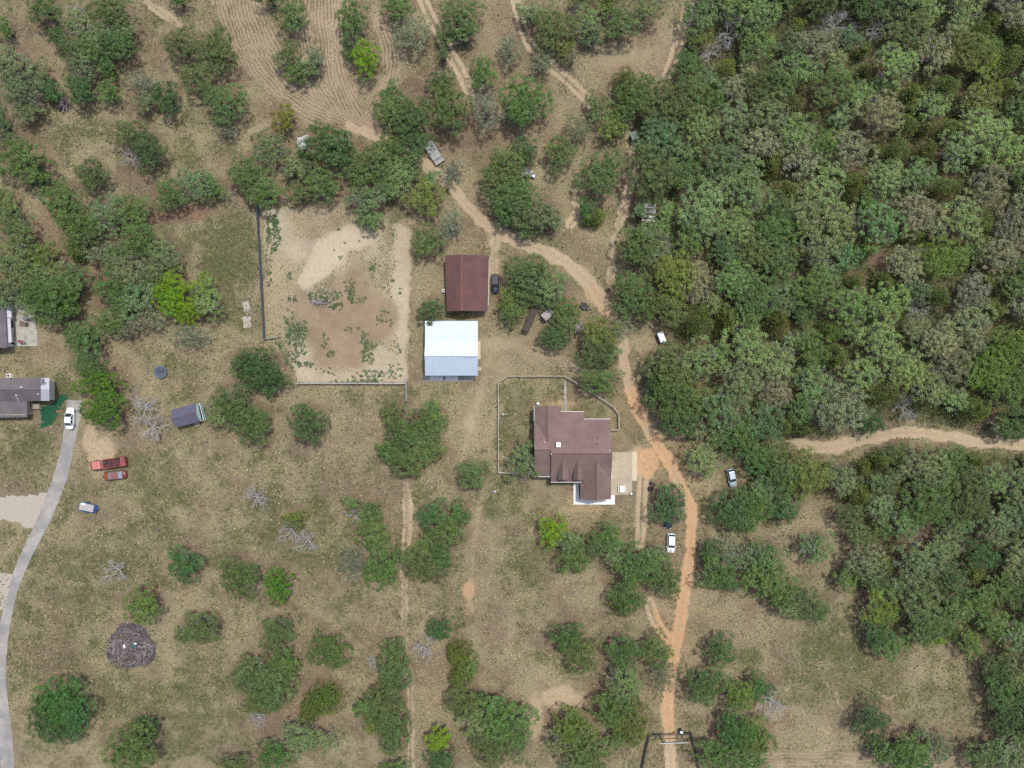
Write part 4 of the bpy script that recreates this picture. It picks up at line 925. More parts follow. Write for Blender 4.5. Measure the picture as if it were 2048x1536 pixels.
# ------------------------------------------------------------------ grey shed with teal porch
def grey_shed():
    a = math.atan2(-(848 - 853) , 46); cen = P(372, 831, 2.3); ang = math.radians(14)
    b = empty('garden_shed', (cen.x, cen.y, 0), ang); tag(b, 'small shed with slate blue roof, rust stains and a teal porch at its right end', 'shed')
    l, w = 5.6, 3.9
    MB().box((-.2, 0, 1.15), (l - .6, w - .3, 2.3)).build('wall', M['siding_tan'], b)
    for s_ in (-1, 1):
        MB().slab([(-l / 2 - .25, 0, 3.15), (l / 2 - .45, 0, 3.15), (l / 2 - .15, s_ * (w / 2 + .05), 2.25), (-l / 2 - .0, s_ * (w / 2 + .05), 2.25)], .08).build('roof_slope', M['roof_slate'], b)
    MB().tube((-l / 2 - .25, 0, 3.17), (l / 2 - .45, 0, 3.17), .06, .06, 5).build('ridge_cap', M['roof_slate'], b)
    for s_ in (-1, 1):
        x = l / 2 - .55 if s_ > 0 else -l / 2 + .1
        gable(b, [(x, -w / 2 + .15, 2.3), (x, w / 2 - .15, 2.3), (x, 0, 3.05)] if s_ > 0 else [(x, w / 2 - .15, 2.3), (x, -w / 2 + .15, 2.3), (x, 0, 3.05)], M['siding_tan'])
    MB().box((l / 2 + .0, 0, .2), (.7, w - .4, .3)).build('porch_deck', M['teal'], b)
    MB().slab([(l / 2 - .4, -w / 2 + .3, 2.2), (l / 2 - .4, w / 2 - .3, 2.2), (l / 2 + .12, w / 2 - .3, 2.05), (l / 2 + .12, -w / 2 + .3, 2.05)], .05).build('porch_roof', M['teal'], b)
    for y in (-w / 2 + .1, 0, w / 2 - .1): MB().box((l / 2 + .48, y, .95), (.08, .08, 1.9)).build('porch_post', M['white'], b)
    MB().tube((l / 2 + .48, -w / 2 + .1, 1.9), (l / 2 + .48, w / 2 - .1, 1.9), .04, .04, 5).build('rail', M['white'], b)
    for y in (-w / 2 + .1, w / 2 - .1): MB().tube((l / 2 - .35, y, 2.2), (l / 2 + .48, y, 1.9), .04, .04, 5).build('rail', M['white'], b)
    MB().box((.9, -w / 2 - .35, .12), (1.1, .8, .2)).build('step', M['wood_grey'], b)
    opening(b, (-.5, -w / 2 + .15), (2.2, -w / 2 + .15), .5, .9, .25, 2.0, 'door', pane=M['white'])
    MB().cyl((.9, .35, 2.95), .08, .3, 8).build('vent_pipe', M['steel_dark'], b)
grey_shed()

def trampoline():
    c = P(323, 744); o = empty('trampoline', c); tag(o, 'small round trampoline with a dark sagging mat on the grass above the grey shed', 'trampoline')
    r = 1.42; n = 28; mb = MB()
    for i in range(n):
        a0, a1 = 2 * math.pi * i / n, 2 * math.pi * (i + 1) / n
        mb.slab([Vector((math.cos(a) * q, math.sin(a) * q, .62)) for a, q in ((a0, r * .80), (a1, r * .80), (a1, r * 1.02), (a0, r * 1.02))], .05)
    mb.build('edge_pad', M['pad_blue'], o)
    mb = MB(); rings = [(0, .42), (.35, .44), (.62, .50), (.82, .60)]; mb.v = [(0, 0, .40)]
    for q, z in rings[1:]:
        for i in range(n): a = 2 * math.pi * i / n; mb.v.append((math.cos(a) * q * r, math.sin(a) * q * r, z))
    for i in range(n): mb.f.append([0, 1 + i, 1 + (i + 1) % n])
    for k in range(2):
        for i in range(n): mb.f.append([1 + k * n + i, 1 + (k + 1) * n + i, 1 + (k + 1) * n + (i + 1) % n, 1 + k * n + (i + 1) % n])
    mb.build('mat', M['mat_net'], o, smooth=True)
    for i in range(6):
        a = math.pi / 3 * i + .3; x, y = math.cos(a) * r, math.sin(a) * r
        MB().tube((x, y, 0), (x, y, .6), .03, .03, 6).build('leg', M['steel'], o)
    MB().box((.1, .05, .47), (1.0, .13, .05), .12).build('torn_seam', M['blackplastic'], o)
    for i in range(8):
        a = math.pi / 4 * i + .1; MB().tube((math.cos(a) * r * .25, math.sin(a) * r * .25, .47), (math.cos(a) * r * .86, math.sin(a) * r * .86, .66), .012, .012, 4).build('strap', M['pad_blue'], o)
trampoline()

# ------------------------------------------------------------------ vehicles
def loft(stations, name, m, parent, smooth=True, bevel=0):
    """stations: list of (x, [(y, z), ...]) for the whole ring"""
    mb = MB(); k = len(stations[0][1])
    for x, ring in stations: mb.v += [(x, y, z) for y, z in ring]
    for i in range(len(stations) - 1):
        for j in range(k): mb.f.append([i * k + j, i * k + (j + 1) % k, (i + 1) * k + (j + 1) % k, (i + 1) * k + j])
    mb.f.append(list(range(k - 1, -1, -1))); mb.f.append([(len(stations) - 1) * k + j for j in range(k)])
    o = mb.build(name, m, parent, smooth=smooth)
    if smooth:
        e = o.modifiers.new('split', 'EDGE_SPLIT'); e.split_angle = math.radians(50)
    return o
def car(px, py, ang, L_, W_, paint, label, name='parked_car', cat='car', style='sedan', group=None, hz=1.45, roof_mat=None, hood_mat=None, glass=None):
    o = empty(name, P(px, py), ang); tag(o, label, cat, group)
    hl = L_ / 2; hw = W_ / 2; gl = glass or M['glass']
    prof = {'sedan': [(-hl, .55, .80), (-hl + .12, .84, .86), (-hl + .7, .97, .93), (-hl + 1.3, 1, .95), (0, 1, .94), (hl - 1.5, 1, .92), (hl - .8, .97, .84), (hl - .2, .84, .72), (hl, .60, .60)],
            'suv': [(-hl, .7, .95), (-hl + .1, .92, 1.02), (-hl + .6, 1, 1.05), (0, 1, 1.05), (hl - 1.3, 1, 1.03), (hl - .6, .97, .98), (hl - .15, .85, .85), (hl, .65, .70)]}[style]
    st = []
    for x, wf, zt in prof:
        w = hw * wf
        st.append((x, [(-w * .93, .28), (-w, .48), (-w * .97, zt - .14), (-w * .84, zt), (0, zt + .03), (w * .84, zt), (w * .97, zt - .14), (w, .48), (w * .93, .28)]))
    loft(st, 'body', paint, o)
    if hood_mat:
        MB().slab([(hl - 1.35, -hw * .8, .955), (hl - .25, -hw * .66, .80), (hl - .25, hw * .66, .80), (hl - 1.35, hw * .8, .955)], .03).build('hood', hood_mat, o)
    # greenhouse
    if style == 'sedan': xb0, xb1, xt0, xt1 = -hl + .75, hl - 1.25, -hl + 1.45, hl - 2.05
    else: xb0, xb1, xt0, xt1 = -hl + .12, hl - 1.15, -hl + .5, hl - 1.85
    zb = .90 if style == 'sedan' else 1.0; wb, wt = hw * .90, hw * .72
    cab = MB(); cab.v = [(xb0, -wb, zb), (xb1, -wb, zb), (xb1, wb, zb), (xb0, wb, zb), (xt0, -wt, hz), (xt1, -wt, hz), (xt1, wt, hz), (xt0, wt, hz)]
    cab.f = [[3, 2, 1, 0], [4, 5, 6, 7], [0, 1, 5, 4], [1, 2, 6, 5], [2, 3, 7, 6], [3, 0, 4, 7]]
    cb = cab.build('cabin', roof_mat or paint, o, bevel=.05)
    V = [Vector(v) for v in cab.v]
    def pane(a, b, c, d, nm, s=.10, lab=None):
        cen = (a + b + c + d) / 4; nrm = (b - a).cross(d - a).normalized()
        if nrm.dot(cen - Vector((0, 0, .9))) < 0: nrm = -nrm
        pts = [p + (cen - p) * s + nrm * .018 for p in (a, b, c, d)]
        q = MB(); q.v = [tuple(p) for p in pts] + [tuple(p - nrm * .012) for p in pts]
        q.f = [[0, 1, 2, 3], [7, 6, 5, 4], [0, 4, 5, 1], [1, 5, 6, 2], [2, 6, 7, 3], [3, 7, 4, 0]]
        return q.build(nm, gl, o)
    pane(V[1], V[2], V[6], V[5], 'windshield'); pane(V[3], V[0], V[4], V[7], 'rear_window')
    for s0, s1, t0, t1 in ((V[0], V[1], V[4], V[5]), (V[3], V[2], V[7], V[6])):
        mb_, mt_ = (s0 + s1) / 2, (t0 + t1) / 2
        pane(s0, mb_, mt_, t0, 'side_window', .12); pane(mb_, s1, t1, mt_, 'side_window', .12)
    for sx in (-1, 1):
        for sy in (-1, 1):
            x = sx * (hl - .85); y = sy * (hw - .10)
            w = MB().tube((x, y - .10, .32), (x, y + .10, .32), .33, .33, 16).build('wheel', M['rubber'], o)
            MB().tube((x, y - .115 , .32), (x, y + .115, .32), .20, .20, 12).build('rim', M['rim'], w)
        for sy in (-1, 1):
            z = .62 if sx > 0 else .78
            MB().box((sx * (hl - .10), sy * hw * .62, z), (.12, .34, .14)).build('headlight' if sx > 0 else 'tail_light', M['glass_pale'] if sx > 0 else M['paint_red'], o)
    for sy in (-1, 1): MB().box((xb1 - .25, sy * (hw + .08), zb + .02), (.14, .20, .12)).build('wing_mirror', paint, o, bevel=.02)
    return o
car(143.3, 836.5, math.radians(88), 4.75, 1.85, M['car_white'], 'white four-door saloon parked at the top end of the grey driveway')
car(1340.5, 1085, math.radians(-92), 4.2, 1.8, M['car_white'], 'white hatchback with its nose down on the grass left of the orange road', style='suv', hz=1.6)
car(1337, 1036, math.radians(-98), 4.4, 1.75, M['car_navy'], 'dark blue car half hidden under the round tree left of the orange road')
car(1461.5, 955, math.radians(-78), 4.0, 1.7, M['car_silver'], 'pale silver-blue vehicle half hidden under trees right of the orange road', style='suv', hz=1.6)
car(990.5, 568.5, math.radians(-90), 4.2, 1.75, M['car_black'], 'black jeep parked against the right side of the red-brown barn', style='suv', hz=1.8, roof_mat=mat('black_soft_top', (.045, .05, .055), .6, var=.3))
car(233, 950, math.radians(186), 5.1, 1.95, M['burgundy'], 'burgundy car with orange rusted bonnet, parked below the long red truck', hood_mat=M['orange_rust'], roof_mat=mat('brown_faded_roof', (.19, .085, .07), .7), glass=mat('dusty_glass', (.20, .25, .28), .3))

def red_truck():
    ang = math.radians(8); o = empty('old_truck', P(221.5, 926), ang); tag(o, 'long old red truck with bleached cab, rusty bed and red tailbox, beside the driveway', 'truck')
    hw = .98
    MB().box((0, 0, .62), (7.3, 1.5, .25)).build('chassis', M['steel_dark'], o)
    loft([(-3.95, [(-hw * .75, .5), (-hw * .8, .95), (hw * .8, .95), (hw * .75, .5)]), (-3.7, [(-hw, .5), (-hw, 1.15), (hw, 1.15), (hw, .5)]), (-3.2, [(-hw, .5), (-hw, 1.25), (hw, 1.25), (hw, .5)])], 'hood', M['rust'].copy() if False else M['paint_red'], o, smooth=False)
    MB().box((-2.95, 0, 1.18), (.5, 1.86, .30)).build('cowl', M['rust'], o)
    MB().box((-2.05, 0, 1.22), (1.9, 1.92, 1.55), taper=.93).build('cab', M['paint_pink'], o, bevel=.08)
    for x in (-2.4, -1.85): MB().box((x, 0, 2.005), (.05, 1.6, .02)).build('roof_seam', M['paint_red'], o)
    for s_ in (-1, 1): MB().box((-2.05, s_ * .945, 1.5), (1.3, .05, .5)).build('side_window', M['glass'], o)
    MB().box((-3.05, 0, 1.52), (.05, 1.6, .42)).build('windshield', M['glass'], o)
    MB().box((.95, 0, .92), (4.0, 1.9, .2)).build('bed_floor', M['rust'], o)
    for s_ in (-1, 1): MB().box((.95, s_ * .96, 1.25), (4.0, .09, .5)).build('bed_side', M['paint_red'], o)
    for i in range(8): MB().box((-.8 + i * .5, 0, 1.035), (.42, 1.80, .03)).build('bed_plank', M['rust'], o)
    MB().box((-.95, 0, 1.3), (.12, 1.95, .7)).build('headboard', M['paint_pink'], o)
    MB().box((3.5, 0, 1.15), (1.0, 2.05, .95)).build('tail_box', M['paint_red'], o, bevel=.06)
    MB().box((-.55, .3, 1.25), (.7, .5, .35), .3).build('scrap', M['charcoal'], o)
    for x in (-2.9, 1.9, 2.8):
        for s_ in (-1, 1):
            w = MB().tube((x, s_ * .92 - .12, .42), (x, s_ * .92 + .12, .42), .42, .42, 16).build('wheel', M['rubber'], o)
            MB().tube((x, s_ * .92 - .13, .42), (x, s_ * .92 + .13, .42), .22, .22, 12).build('rim', M['paint_red'], w)
    for s_ in (-1, 1): MB().cyl((-3.93, s_ * .6, .78), .11, .12, 10).build('headlight', M['glass_pale'], o)
red_truck()

def trailer(px, py, ang, L_, W_, deck, frame, label, name='utility_trailer', planks=8, side=.0, group=None):
    o = empty(name, P(px, py), ang); tag(o, label, 'trailer', group)
    for s_ in (-1, 1): MB().box((0, s_ * W_ / 2, .55), (L_, .10, .14)).build('side_rail', frame, o)
    for s_ in (-1, 1): MB().box((s_ * (L_ / 2 - .05), 0, .55), (.10, W_ - .1, .13)).build('cross_beam', frame, o)
    w = (W_ - .12) / planks
    pm = MB().box((0, 0, 0), (L_ - .14, w * .93, .045)).mesh('deck_board', deck)
    for i in range(planks):
        q = bpy.data.objects.new('deck_board', pm); link(q, o); q.location = (0, -W_ / 2 + .06 + w * (i + .5), .60 + R.uniform(-.006, .006))
    for s_ in (-1, 1): MB().tube((L_ / 2, s_ * W_ * .35, .52), (L_ / 2 + 1.0, 0, .50), .05, .05, 5).build('tongue', frame, o)
    MB().tube((L_ / 2 + .9, 0, 0), (L_ / 2 + .9, 0, .75), .04, .04, 6).build('jack_stand', M['steel'], o)
    for s_ in (-1, 1):
        y = s_ * (W_ / 2 + .16)
        wh = MB().tube((0, y - .09, .33), (0, y + .09, .33), .33, .33, 16).build('wheel', M['rubber'], o)
        MB().tube((0, y - .10, .33), (0, y + .10, .33), .17, .17, 10).build('rim', M['rim'], wh)
        MB().box((0, y, .72), (.85, .26, .05)).build('mudguard', frame, o)
        if side: MB().box((0, s_ * W_ / 2, .62 + side), (L_, .05, .06)).build('top_rail', frame, o)
    return o
t = trailer(176.5, 1013.5, math.radians(-11), 3.3, 1.75, M['deck_pale'], M['blue'], 'blue utility trailer with bleached plank deck, right of the driveway', planks=6, side=.3)
# the ramp end of the blue trailer
for x in (1.78, 1.95, 2.12): MB().box((x, -.1, .5), (.05, 1.8, .05)).build('ramp_bar', M['blue'], t)
MB().box((2.0, -.1, .46), (.5, 1.8, .03)).build('ramp', M['blue'], t)
tag(MB().box((P(172,1006.5).x, P(172,1006.5).y, .77), (.9, .45, .28), -.2).build('storage_box', M['white']), 'small white box lying on the blue utility trailer', 'box')
tag(MB().cyl((P(164.5,1005).x, P(164.5,1005).y, .03), .24, .5, 14).build('white_bucket', M['white']), 'round white bucket standing at the upper left corner of the blue trailer', 'bucket')
trailer(868.5, 307.5, math.radians(-57), 5.3, 2.3, mat('mottled_deck', (.30, .30, .275), .85, var=.25, vscale=1.5, col2=(.17, .17, .16), c2scale=1.0), M['steel_dark'], 'long dark flatbed trailer with mottled grey deck, pointing down right from under the trees', planks=8)
trailer(1053, 346, math.radians(-20), 2.6, 1.4, M['galv_worn'], M['steel'], 'small grey trailer under the tree edge beside the black buggy', planks=5)
trailer(1168.5, 612.5, math.radians(-28), 1.9, .95, M['wood_dark'], M['steel_dark'], 'short dark cart on the bare soil beside the tan road', name='cart', planks=4, side=.2)

def buggy(px, py, ang, label, paint):
    o = empty('quad_bike', P(px, py), ang); tag(o, label, 'quad bike')
    MB().box((0, 0, .62), (1.5, .5, .28)).build('body', paint, o, bevel=.08)
    MB().box((-.25, 0, .84), (.75, .34, .14)).build('seat', M['blackplastic'], o, bevel=.04)
    MB().tube((.45, -.4, 1.0), (.45, .4, 1.0), .03, .03, 6).build('handlebar', M['steel_dark'], o)
    for x in (-.72, .75): MB().box((x, 0, .80), (.45, .75, .04)).build('rack', M['steel_dark'], o)
    for x in (-.6, .62):
        for s_ in (-1, 1):
            w = MB().tube((x, s_ * .48 - .12, .30), (x, s_ * .48 + .12, .30), .30, .30, 14).build('wheel', M['rubber'], o)
            MB().tube((x, s_ * .48 - .13, .30), (x, s_ * .48 + .13, .30), .14, .14, 8).build('rim', M['rim'], w)
    return o
buggy(1060, 353, .1, 'black quad bike on the dirt below a round dark tree, next to a white drum', M['car_black'])
bin_(1067, 354.5, 0, .33, .8, M['white'], M['galv'], 'steel_drum', 'pale metal drum right beside the black quad bike', 'drum')
buggy(1302.5, 972, 1.2, 'red quad bike at the upper left edge of the round tree', M['paint_red'])

# ------------------------------------------------------------------ small sheds, ruins, tank
def tin_roof(name, label, cat, px, py, z, ang, l, w, m, pitch=0.12, posts=True, sheet_w=.75, missing=()):
    o = empty(name, P(px, py, z), ang); o.location.z = 0; tag(o, label, cat)
    n = max(2, round(l / sheet_w)); sw = l / n
    for i in range(n):
        if i in missing: continue
        x0 = -l / 2 + i * sw; x1 = x0 + sw * .97; dz = R.uniform(-.03, .03)
        MB().slab([(x0, -w / 2, z - pitch * w / 2 + dz), (x1, -w / 2, z - pitch * w / 2 + dz), (x1, w / 2, z + pitch * w / 2 + dz), (x0, w / 2, z + pitch * w / 2 + dz)], .03).build('roof_sheet', m, o)
    for s_ in (-1, 1): MB().tube((-l / 2, s_ * w * .38, z + s_ * pitch * w * .38 - .10), (l / 2, s_ * w * .38, z + s_ * pitch * w * .38 - .10), .05, .05, 4).build('beam', M['wood_grey'], o)
    if posts:
        for sx in (-1, 1):
            for s_ in (-1, 1): MB().box((sx * l * .45, s_ * w * .38, (z - .15 + s_ * pitch * w * .38) / 2), (.12, .12, z - .15 + s_ * pitch * w * .38)).build('post', M['wood_grey'], o)
    return o
o = tin_roof('lean_to_shed', 'weathered pale plank-roofed shed peeking out between crowns left of the paddock trees', 'shed', 603.5, 287, 2.6, 0, 1.9, 2.4, mat('weathered_white_board', (.42, .43, .42), .8, var=.2), .1, sheet_w=.3)
MB().box((0, 0, 1.15), (1.6, 2.0, 2.3)).build('wall', M['wood_grey'], o)
o2 = tin_roof('lean_to_shed', 'small broken upper roof just above the weathered pale shed', 'shed', 608.5, 275.5, 2.3, .5, 2.0, .8, bpy.data.materials['weathered_white_board'], .15, sheet_w=.4)
tin_roof('tin_shelter', 'long narrow tin shelter with a bright lower end, left one under the large oaks', 'shelter', 1060.5, 640, 2.4, math.radians(66), 5.2, 1.5, M['wood_dark'].copy(), .02, sheet_w=.8)
c = P(1056.5, 653.5, 2.45); tag(MB().box((0, 0, 0), (1.7, .65, .04)).build('roof_sheet', M['galv_worn'], bpy.data.objects['tin_shelter']),)
q = bpy.data.objects['roof_sheet'] if 'roof_sheet' in bpy.data.objects else None
tin_roof('tin_shelter', 'short tilted grey tin shelter under the large oaks, right one of two', 'shelter', 1096, 628.5, 2.2, math.radians(40), 2.6, 1.7, M['galv_worn'], .1, sheet_w=.65)
tin_roof('slatted_ruin', 'ruined slatted roof of grey boards seen through crowns at the left edge of the wood', 'shed', 1296.5, 437, 2.9, math.radians(86), 6.6, 3.0, M['galv_worn'], .03, sheet_w=.26, missing=(5, 8, 9, 12, 15, 16, 20))
def white_tank():
    o = empty('cargo_trailer', P(1320.5, 675.5), math.radians(-69)); tag(o, 'small white box trailer at the left edge of the wood', 'trailer')
    MB().box((0, 0, .95), (2.15, 1.2, 1.15)).build('box', M['car_silver'], o, bevel=.05)
    MB().box((0, 0, 1.55), (2.2, 1.25, .06)).build('roof', M['galv'], o, bevel=.02)
    for i in range(3): MB().box((-.7 + i * .7, 0, 1.59), (.06, 1.15, .03)).build('roof_rib', M['white'], o)
    for s_ in (-1, 1):
        w = MB().tube((0, s_ * .66 - .08, .3), (0, s_ * .66 + .08, .3), .3, .3, 14).build('wheel', M['rubber'], o)
        MB().tube((0, s_ * .66 - .09, .3), (0, s_ * .66 + .09, .3), .15, .15, 8).build('rim', M['rim'], w)
    MB().tube((1.05, 0, .45), (1.7, 0, .42), .04, .04, 5).build('tongue', M['steel_dark'], o)
    MB().box((-1.09, 0, .95), (.03, .9, .95)).build('door', M['white'], o)
white_tank()
def blind():
    o = empty('hunting_blind', P(1268.5, 271.5, 2.0), .45); o.location.z = 0; tag(o, 'small dull green box blind at the left edge of the wood beside the dirt track', 'blind')
    MB().box((0, 0, 1.05), (1.3, 1.5, 1.7)).build('wall', mat('dull_green_board', (.07, .11, .09), .8, var=.2), o)
    MB().slab([(-.75, -.85, 1.98), (.75, -.85, 1.98), (.75, .85, 2.1), (-.75, .85, 2.1)], .05).build('roof', mat('green_grey_sheet', (.12, .165, .15), .7, var=.2), o)
    for sx in (-1, 1):
        for s_ in (-1, 1): MB().box((sx * .6, s_ * .7, .1), (.1, .1, .22)).build('leg', M['wood_grey'], o)
    opening(o, (-.6, -.75), (.6, -.75), .5, .8, 1.3, 1.65)
blind()

# ------------------------------------------------------------------ yard things
def picnic_table():
    o = empty('picnic_table', P(1243, 977)); o.location.z = .10; tag(o, 'white picnic table with two benches on the concrete pad', 'table')
    for i in range(5): MB().box((-.40 + i * .20, 0, .74), (.18, 1.5, .04)).build('table_board', M['white'] if i != 2 else M['trim'], o)
    for s_ in (-1, 1):
        MB().box((s_ * .72, 0, .45), (.22, 1.5, .04)).build('bench', M['trim'], o)
        MB().box((0, s_ * .62, .70), (1.1, .08, .05)).build('crosspiece', M['wood_grey'], o)
        MB().box((0, s_ * .55, .41), (1.62, .08, .06)).build('bench_support', M['wood_grey'], o)
        for sx in (-1, 1): MB().tube((sx * .62, s_ * .55, 0), (sx * .28, s_ * .55, .70), .045, .045, 4).build('leg', M['wood_grey'], o)
picnic_table()
bin_(1261.5, 986.5, .10, .26, .6, M['blackplastic'], M['galv'], 'trash_can', 'black bin with pale lid at the lower right corner of the concrete pad', 'bin')
def pole(px, py, h, label, arms=(), name='yard_pole', cat='pole', r=.05, guy=None):
    o = empty(name, P(px, py)); tag(o, label, cat)
    MB().tube((0, 0, 0), (0, 0, h), r, r * .8, 8).build('shaft', M['galv_worn'], o)
    for a, b, m in arms: MB().tube(a, b, .04, .04, 5).build('arm', M[m], o)
    MB().box((0, 0, h * .7), (.28, .28, .4)).build('junction_box', M['galv'], o)
    if guy: MB().tube((0, 0, h), guy, .012, .012, 4).build('guy_wire', M['wire'], o)
pole(1006, 828, 2.0, 'T-shaped clothes pole in the left part of the fenced yard', [((-.1, 0, 1.95), (1.0, .05, 1.95), 'white'), ((0, -.3, 1.9), (0, .3, 1.9), 'galv')])
pole(991, 978, 4.2, 'thin utility pole with a guy wire below the left corner of the yard fence', [((-.3, 0, 4.1), (.3, 0, 4.1), 'galv'), ((0, -.25, 3.9), (0, .25, 3.9), 'galv')], guy=(-.9, -2.4, .0))
for (x, y, w_, l_, a_, lb) in ((1076,807,.25,.5,0,'small pale cooler standing at the upper left corner of the brown house'),):
    q = P(x, y); o = empty('cooler', q); tag(o, lb, 'cooler')
    MB().box((0, 0, .2), (.55, .4, .4)).build('body', M['trim'], o, bevel=.03); MB().box((0, 0, .43), (.58, .43, .06)).build('lid', M['white'], o, bevel=.02)
q = P(1116, 806); tag(MB().box((q.x, q.y, .5), (.10, 1.0, .12)).build('plank', M['yellow']), 'short pale yellow board leaning above the top wall of the brown house', 'board')
q = P(1142, 664); tag(MB().cyl((q.x, q.y, 0), .26, .4, 16).build('white_bucket', M['white']), 'white bucket on the bare soil right of the large oaks above the yard fence', 'bucket')
q = P(960.5, 587.0)
for (x, y, m, lb) in ((412,885,'magenta','tiny magenta plastic toy in the grass right of the grey shed'),(317,1061,'mat_net','small dark blue rag lying in the green field left of centre')):
    o = empty('plastic_toy', P(x, y)); tag(o, lb, 'toy'); MB().box((0, 0, .12), (.45, .35, .22), .4, .8).build('body', M[m], o, bevel=.05); MB().cyl((.25, .1, 0), .12, .3, 10).build('knob', M['blue'], o)
for i, x in enumerate((114.5, 119.5, 125)):
    q = P(x, 822.7); st_ = MB().cyl((q.x, q.y, 0), .26, .05, 12).build('stepping_stone', M['brick_red']); tag(st_, ('left', 'middle', 'right')[i] + ' one of three round red stepping stones between green turf and driveway', 'stepping stone', 'red stepping stones by the driveway')
# artificial green mat in front of the neighbour's steps
tm = flat_poly('green_turf', [(84,845),(81,822),(84,812),(98,810),(113,800),(120,790),(133,788),(135,797),(124,808),(118,824),(112,838),(103,848),(92,854),(80,856)], .03, .05, mat('dark_green_turf', (.008, .065, .030), .95, var=.3, vscale=2.5, bump=.4), 1.2)
flat_poly('well_cover', [(484,604),(497,602),(501,622),(489,625)], .04, .06, M['concrete_old'], 0.6)
flat_poly('well_cover', [(486,633),(501,632),(502,655),(487,656)], .03, .05, M['caliche'], 1.2)

# ------------------------------------------------------------------ fences
def fence(pts, h, label, kind, name, cat='fence', spacing=2.4, m_post=None, m_rail=None, rails=(1.0,), group=None, rr=.05):
    o = empty(name, P(*pts[0])); base = o.location.copy(); tag(o, label, cat, group)
    mp, mr_ = m_post or M['wood_grey'], m_rail or M['wood_grey']
    cache = {}
    for (a, b) in zip(pts[:-1], pts[1:]):
        A_, B_ = P(*a) - base, P(*b) - base; d = B_ - A_; l = d.length; n = max(1, round(l / spacing)); d.normalize(); seg = l / n
        ang = math.atan2(d.y, d.x)
        for i in range(n):
            p = A_ + d * (seg * i); c = A_ + d * (seg * (i + .5)); key = (round(seg, 3))
            if ('post') not in cache: cache['post'] = MB().box((0, 0, (h + .06) / 2), (.11, .11, h + .06)).mesh('post', mp)
            q = bpy.data.objects.new('post', cache['post']); link(q, o); q.location = p; q.rotation_euler.z = ang
            if kind == 'sheet':
                if key not in cache:
                    mb = MB(); k = 10; w = seg - .12
                    for j in range(k): mb.box((-w / 2 + w * (j + .5) / k, .02 * (-1) ** j, h / 2 + .02), (w / k, .03, h - .06))
                    cache[key] = mb.mesh('panel', mr_)
                q = bpy.data.objects.new('panel', cache[key]); link(q, o); q.location = c; q.rotation_euler = (R.uniform(-.03, .03), 0, ang)
            else:
                for zf in rails:
                    kk = (key, 'r', zf)
                    if kk not in cache:
                        top = zf >= .95
                        cache[kk] = MB().box((0, 0, h * zf), (seg - .005, rr * 2 if top else rr * 1.1, rr * 1.4)).mesh('rail', mr_)
                    q = bpy.data.objects.new('rail', cache[kk]); link(q, o); q.location = c + Vector((0, 0, .035 if zf >= .95 else 0)); q.rotation_euler.z = ang
                if kind == 'wire' or kind == 'mesh':
                    kk = (key, 'w')
                    if kk not in cache:
                        mb = MB()
                        for z in (np.linspace(.12, .92, 7 if kind == 'mesh' else 4) * h): mb.tube((-seg / 2, 0, z), (seg / 2, 0, z), .012, .012, 3, cap=False)
                        if kind == 'mesh':
                            for x in np.arange(-seg / 2 + .1, seg / 2, .2): mb.tube((x, 0, .05), (x, 0, h * .96), .010, .010, 3, cap=False)
                        cache[kk] = mb.mesh('wire_mesh', M['wire'])
                    q = bpy.data.objects.new('wire_mesh', cache[kk]); link(q, o); q.location = c; q.rotation_euler.z = ang
    q = bpy.data.objects.new('post', cache['post']); link(q, o); q.location = P(*pts[-1]) - base; q.rotation_euler.z = ang
    return o
fence([(1066,946),(997,944.5),(996.5,765),(1016,752.5),(1129,752.5),(1158,770),(1196,794),(1226,814),(1236.5,828),(1237,859),(1221,859.5)], 1.25, 'timber and mesh yard fence running round the brown house with cut corners', 'mesh', 'yard_fence', m_rail=mat('pale_top_rail', (.36, .33, .27), .8, var=.15), rails=(1.0, .12), rr=.07)
fence([(518.5,416),(520,470),(523,520),(526,570),(529,630),(531.5,678)], 1.75, 'blue-grey sheet fence along the left side of the sandy paddock', 'sheet', 'sheet_fence', m_rail=M['fence_blue'], m_post=M['fence_blue'])
fence([(531.5,678),(546,676.5),(562,674)], 1.2, 'short grey return fence at the lower left corner of the paddock', 'mesh', 'corner_fence', m_rail=M['steel'], rails=(1.0, .5), rr=.05)
fence([(598,766.5),(680,766.5),(814,767)], 1.3, 'grey rail fence along the bottom of the sandy paddock', 'mesh', 'paddock_fence', m_rail=mat('galvanised_rail', (.34, .36, .38), .5, metal=.3, var=.1), rails=(1.0, .55), rr=.075)
fence([(814,758),(814.5,802)], 1.6, 'short tall grey fence crossing the lower right corner of the paddock', 'mesh', 'cross_fence', m_rail=M['steel'], rails=(1.0, .5), rr=.08)
fence([(814,803),(812,960),(812,1180),(811,1300),(822,1380),(821,1540)], 1.15, 'thin wire fence running down the photo beside the central dirt track', 'wire', 'wire_fence', m_post=M['steel'], m_rail=M['wire'], rails=(), spacing=4.0)
fence([(1297,1466),(1289,1500),(1281,1540)], 1.3, 'dark pipe fence left of the entrance gate, running off the bottom edge', 'mesh', 'pipe_fence', m_post=M['steel_dark'], m_rail=M['steel_dark'], rails=(1.0, .5, .1), rr=.09)
fence([(1380,1463),(1387,1487),(1393,1512),(1397,1540)], 1.3, 'dark pipe fence right of the entrance gate under the trees', 'mesh', 'pipe_fence', m_post=M['steel_dark'], m_rail=M['steel_dark'], rails=(1.0, .5, .1), rr=.09)
fence([(1297,1466),(1317,1466)], 1.3, 'short dark wing fence joining the left gate post', 'mesh', 'pipe_fence', m_post=M['steel_dark'], m_rail=M['steel_dark'], rails=(1.0, .7, .4, .1), spacing=1.2, rr=.06)
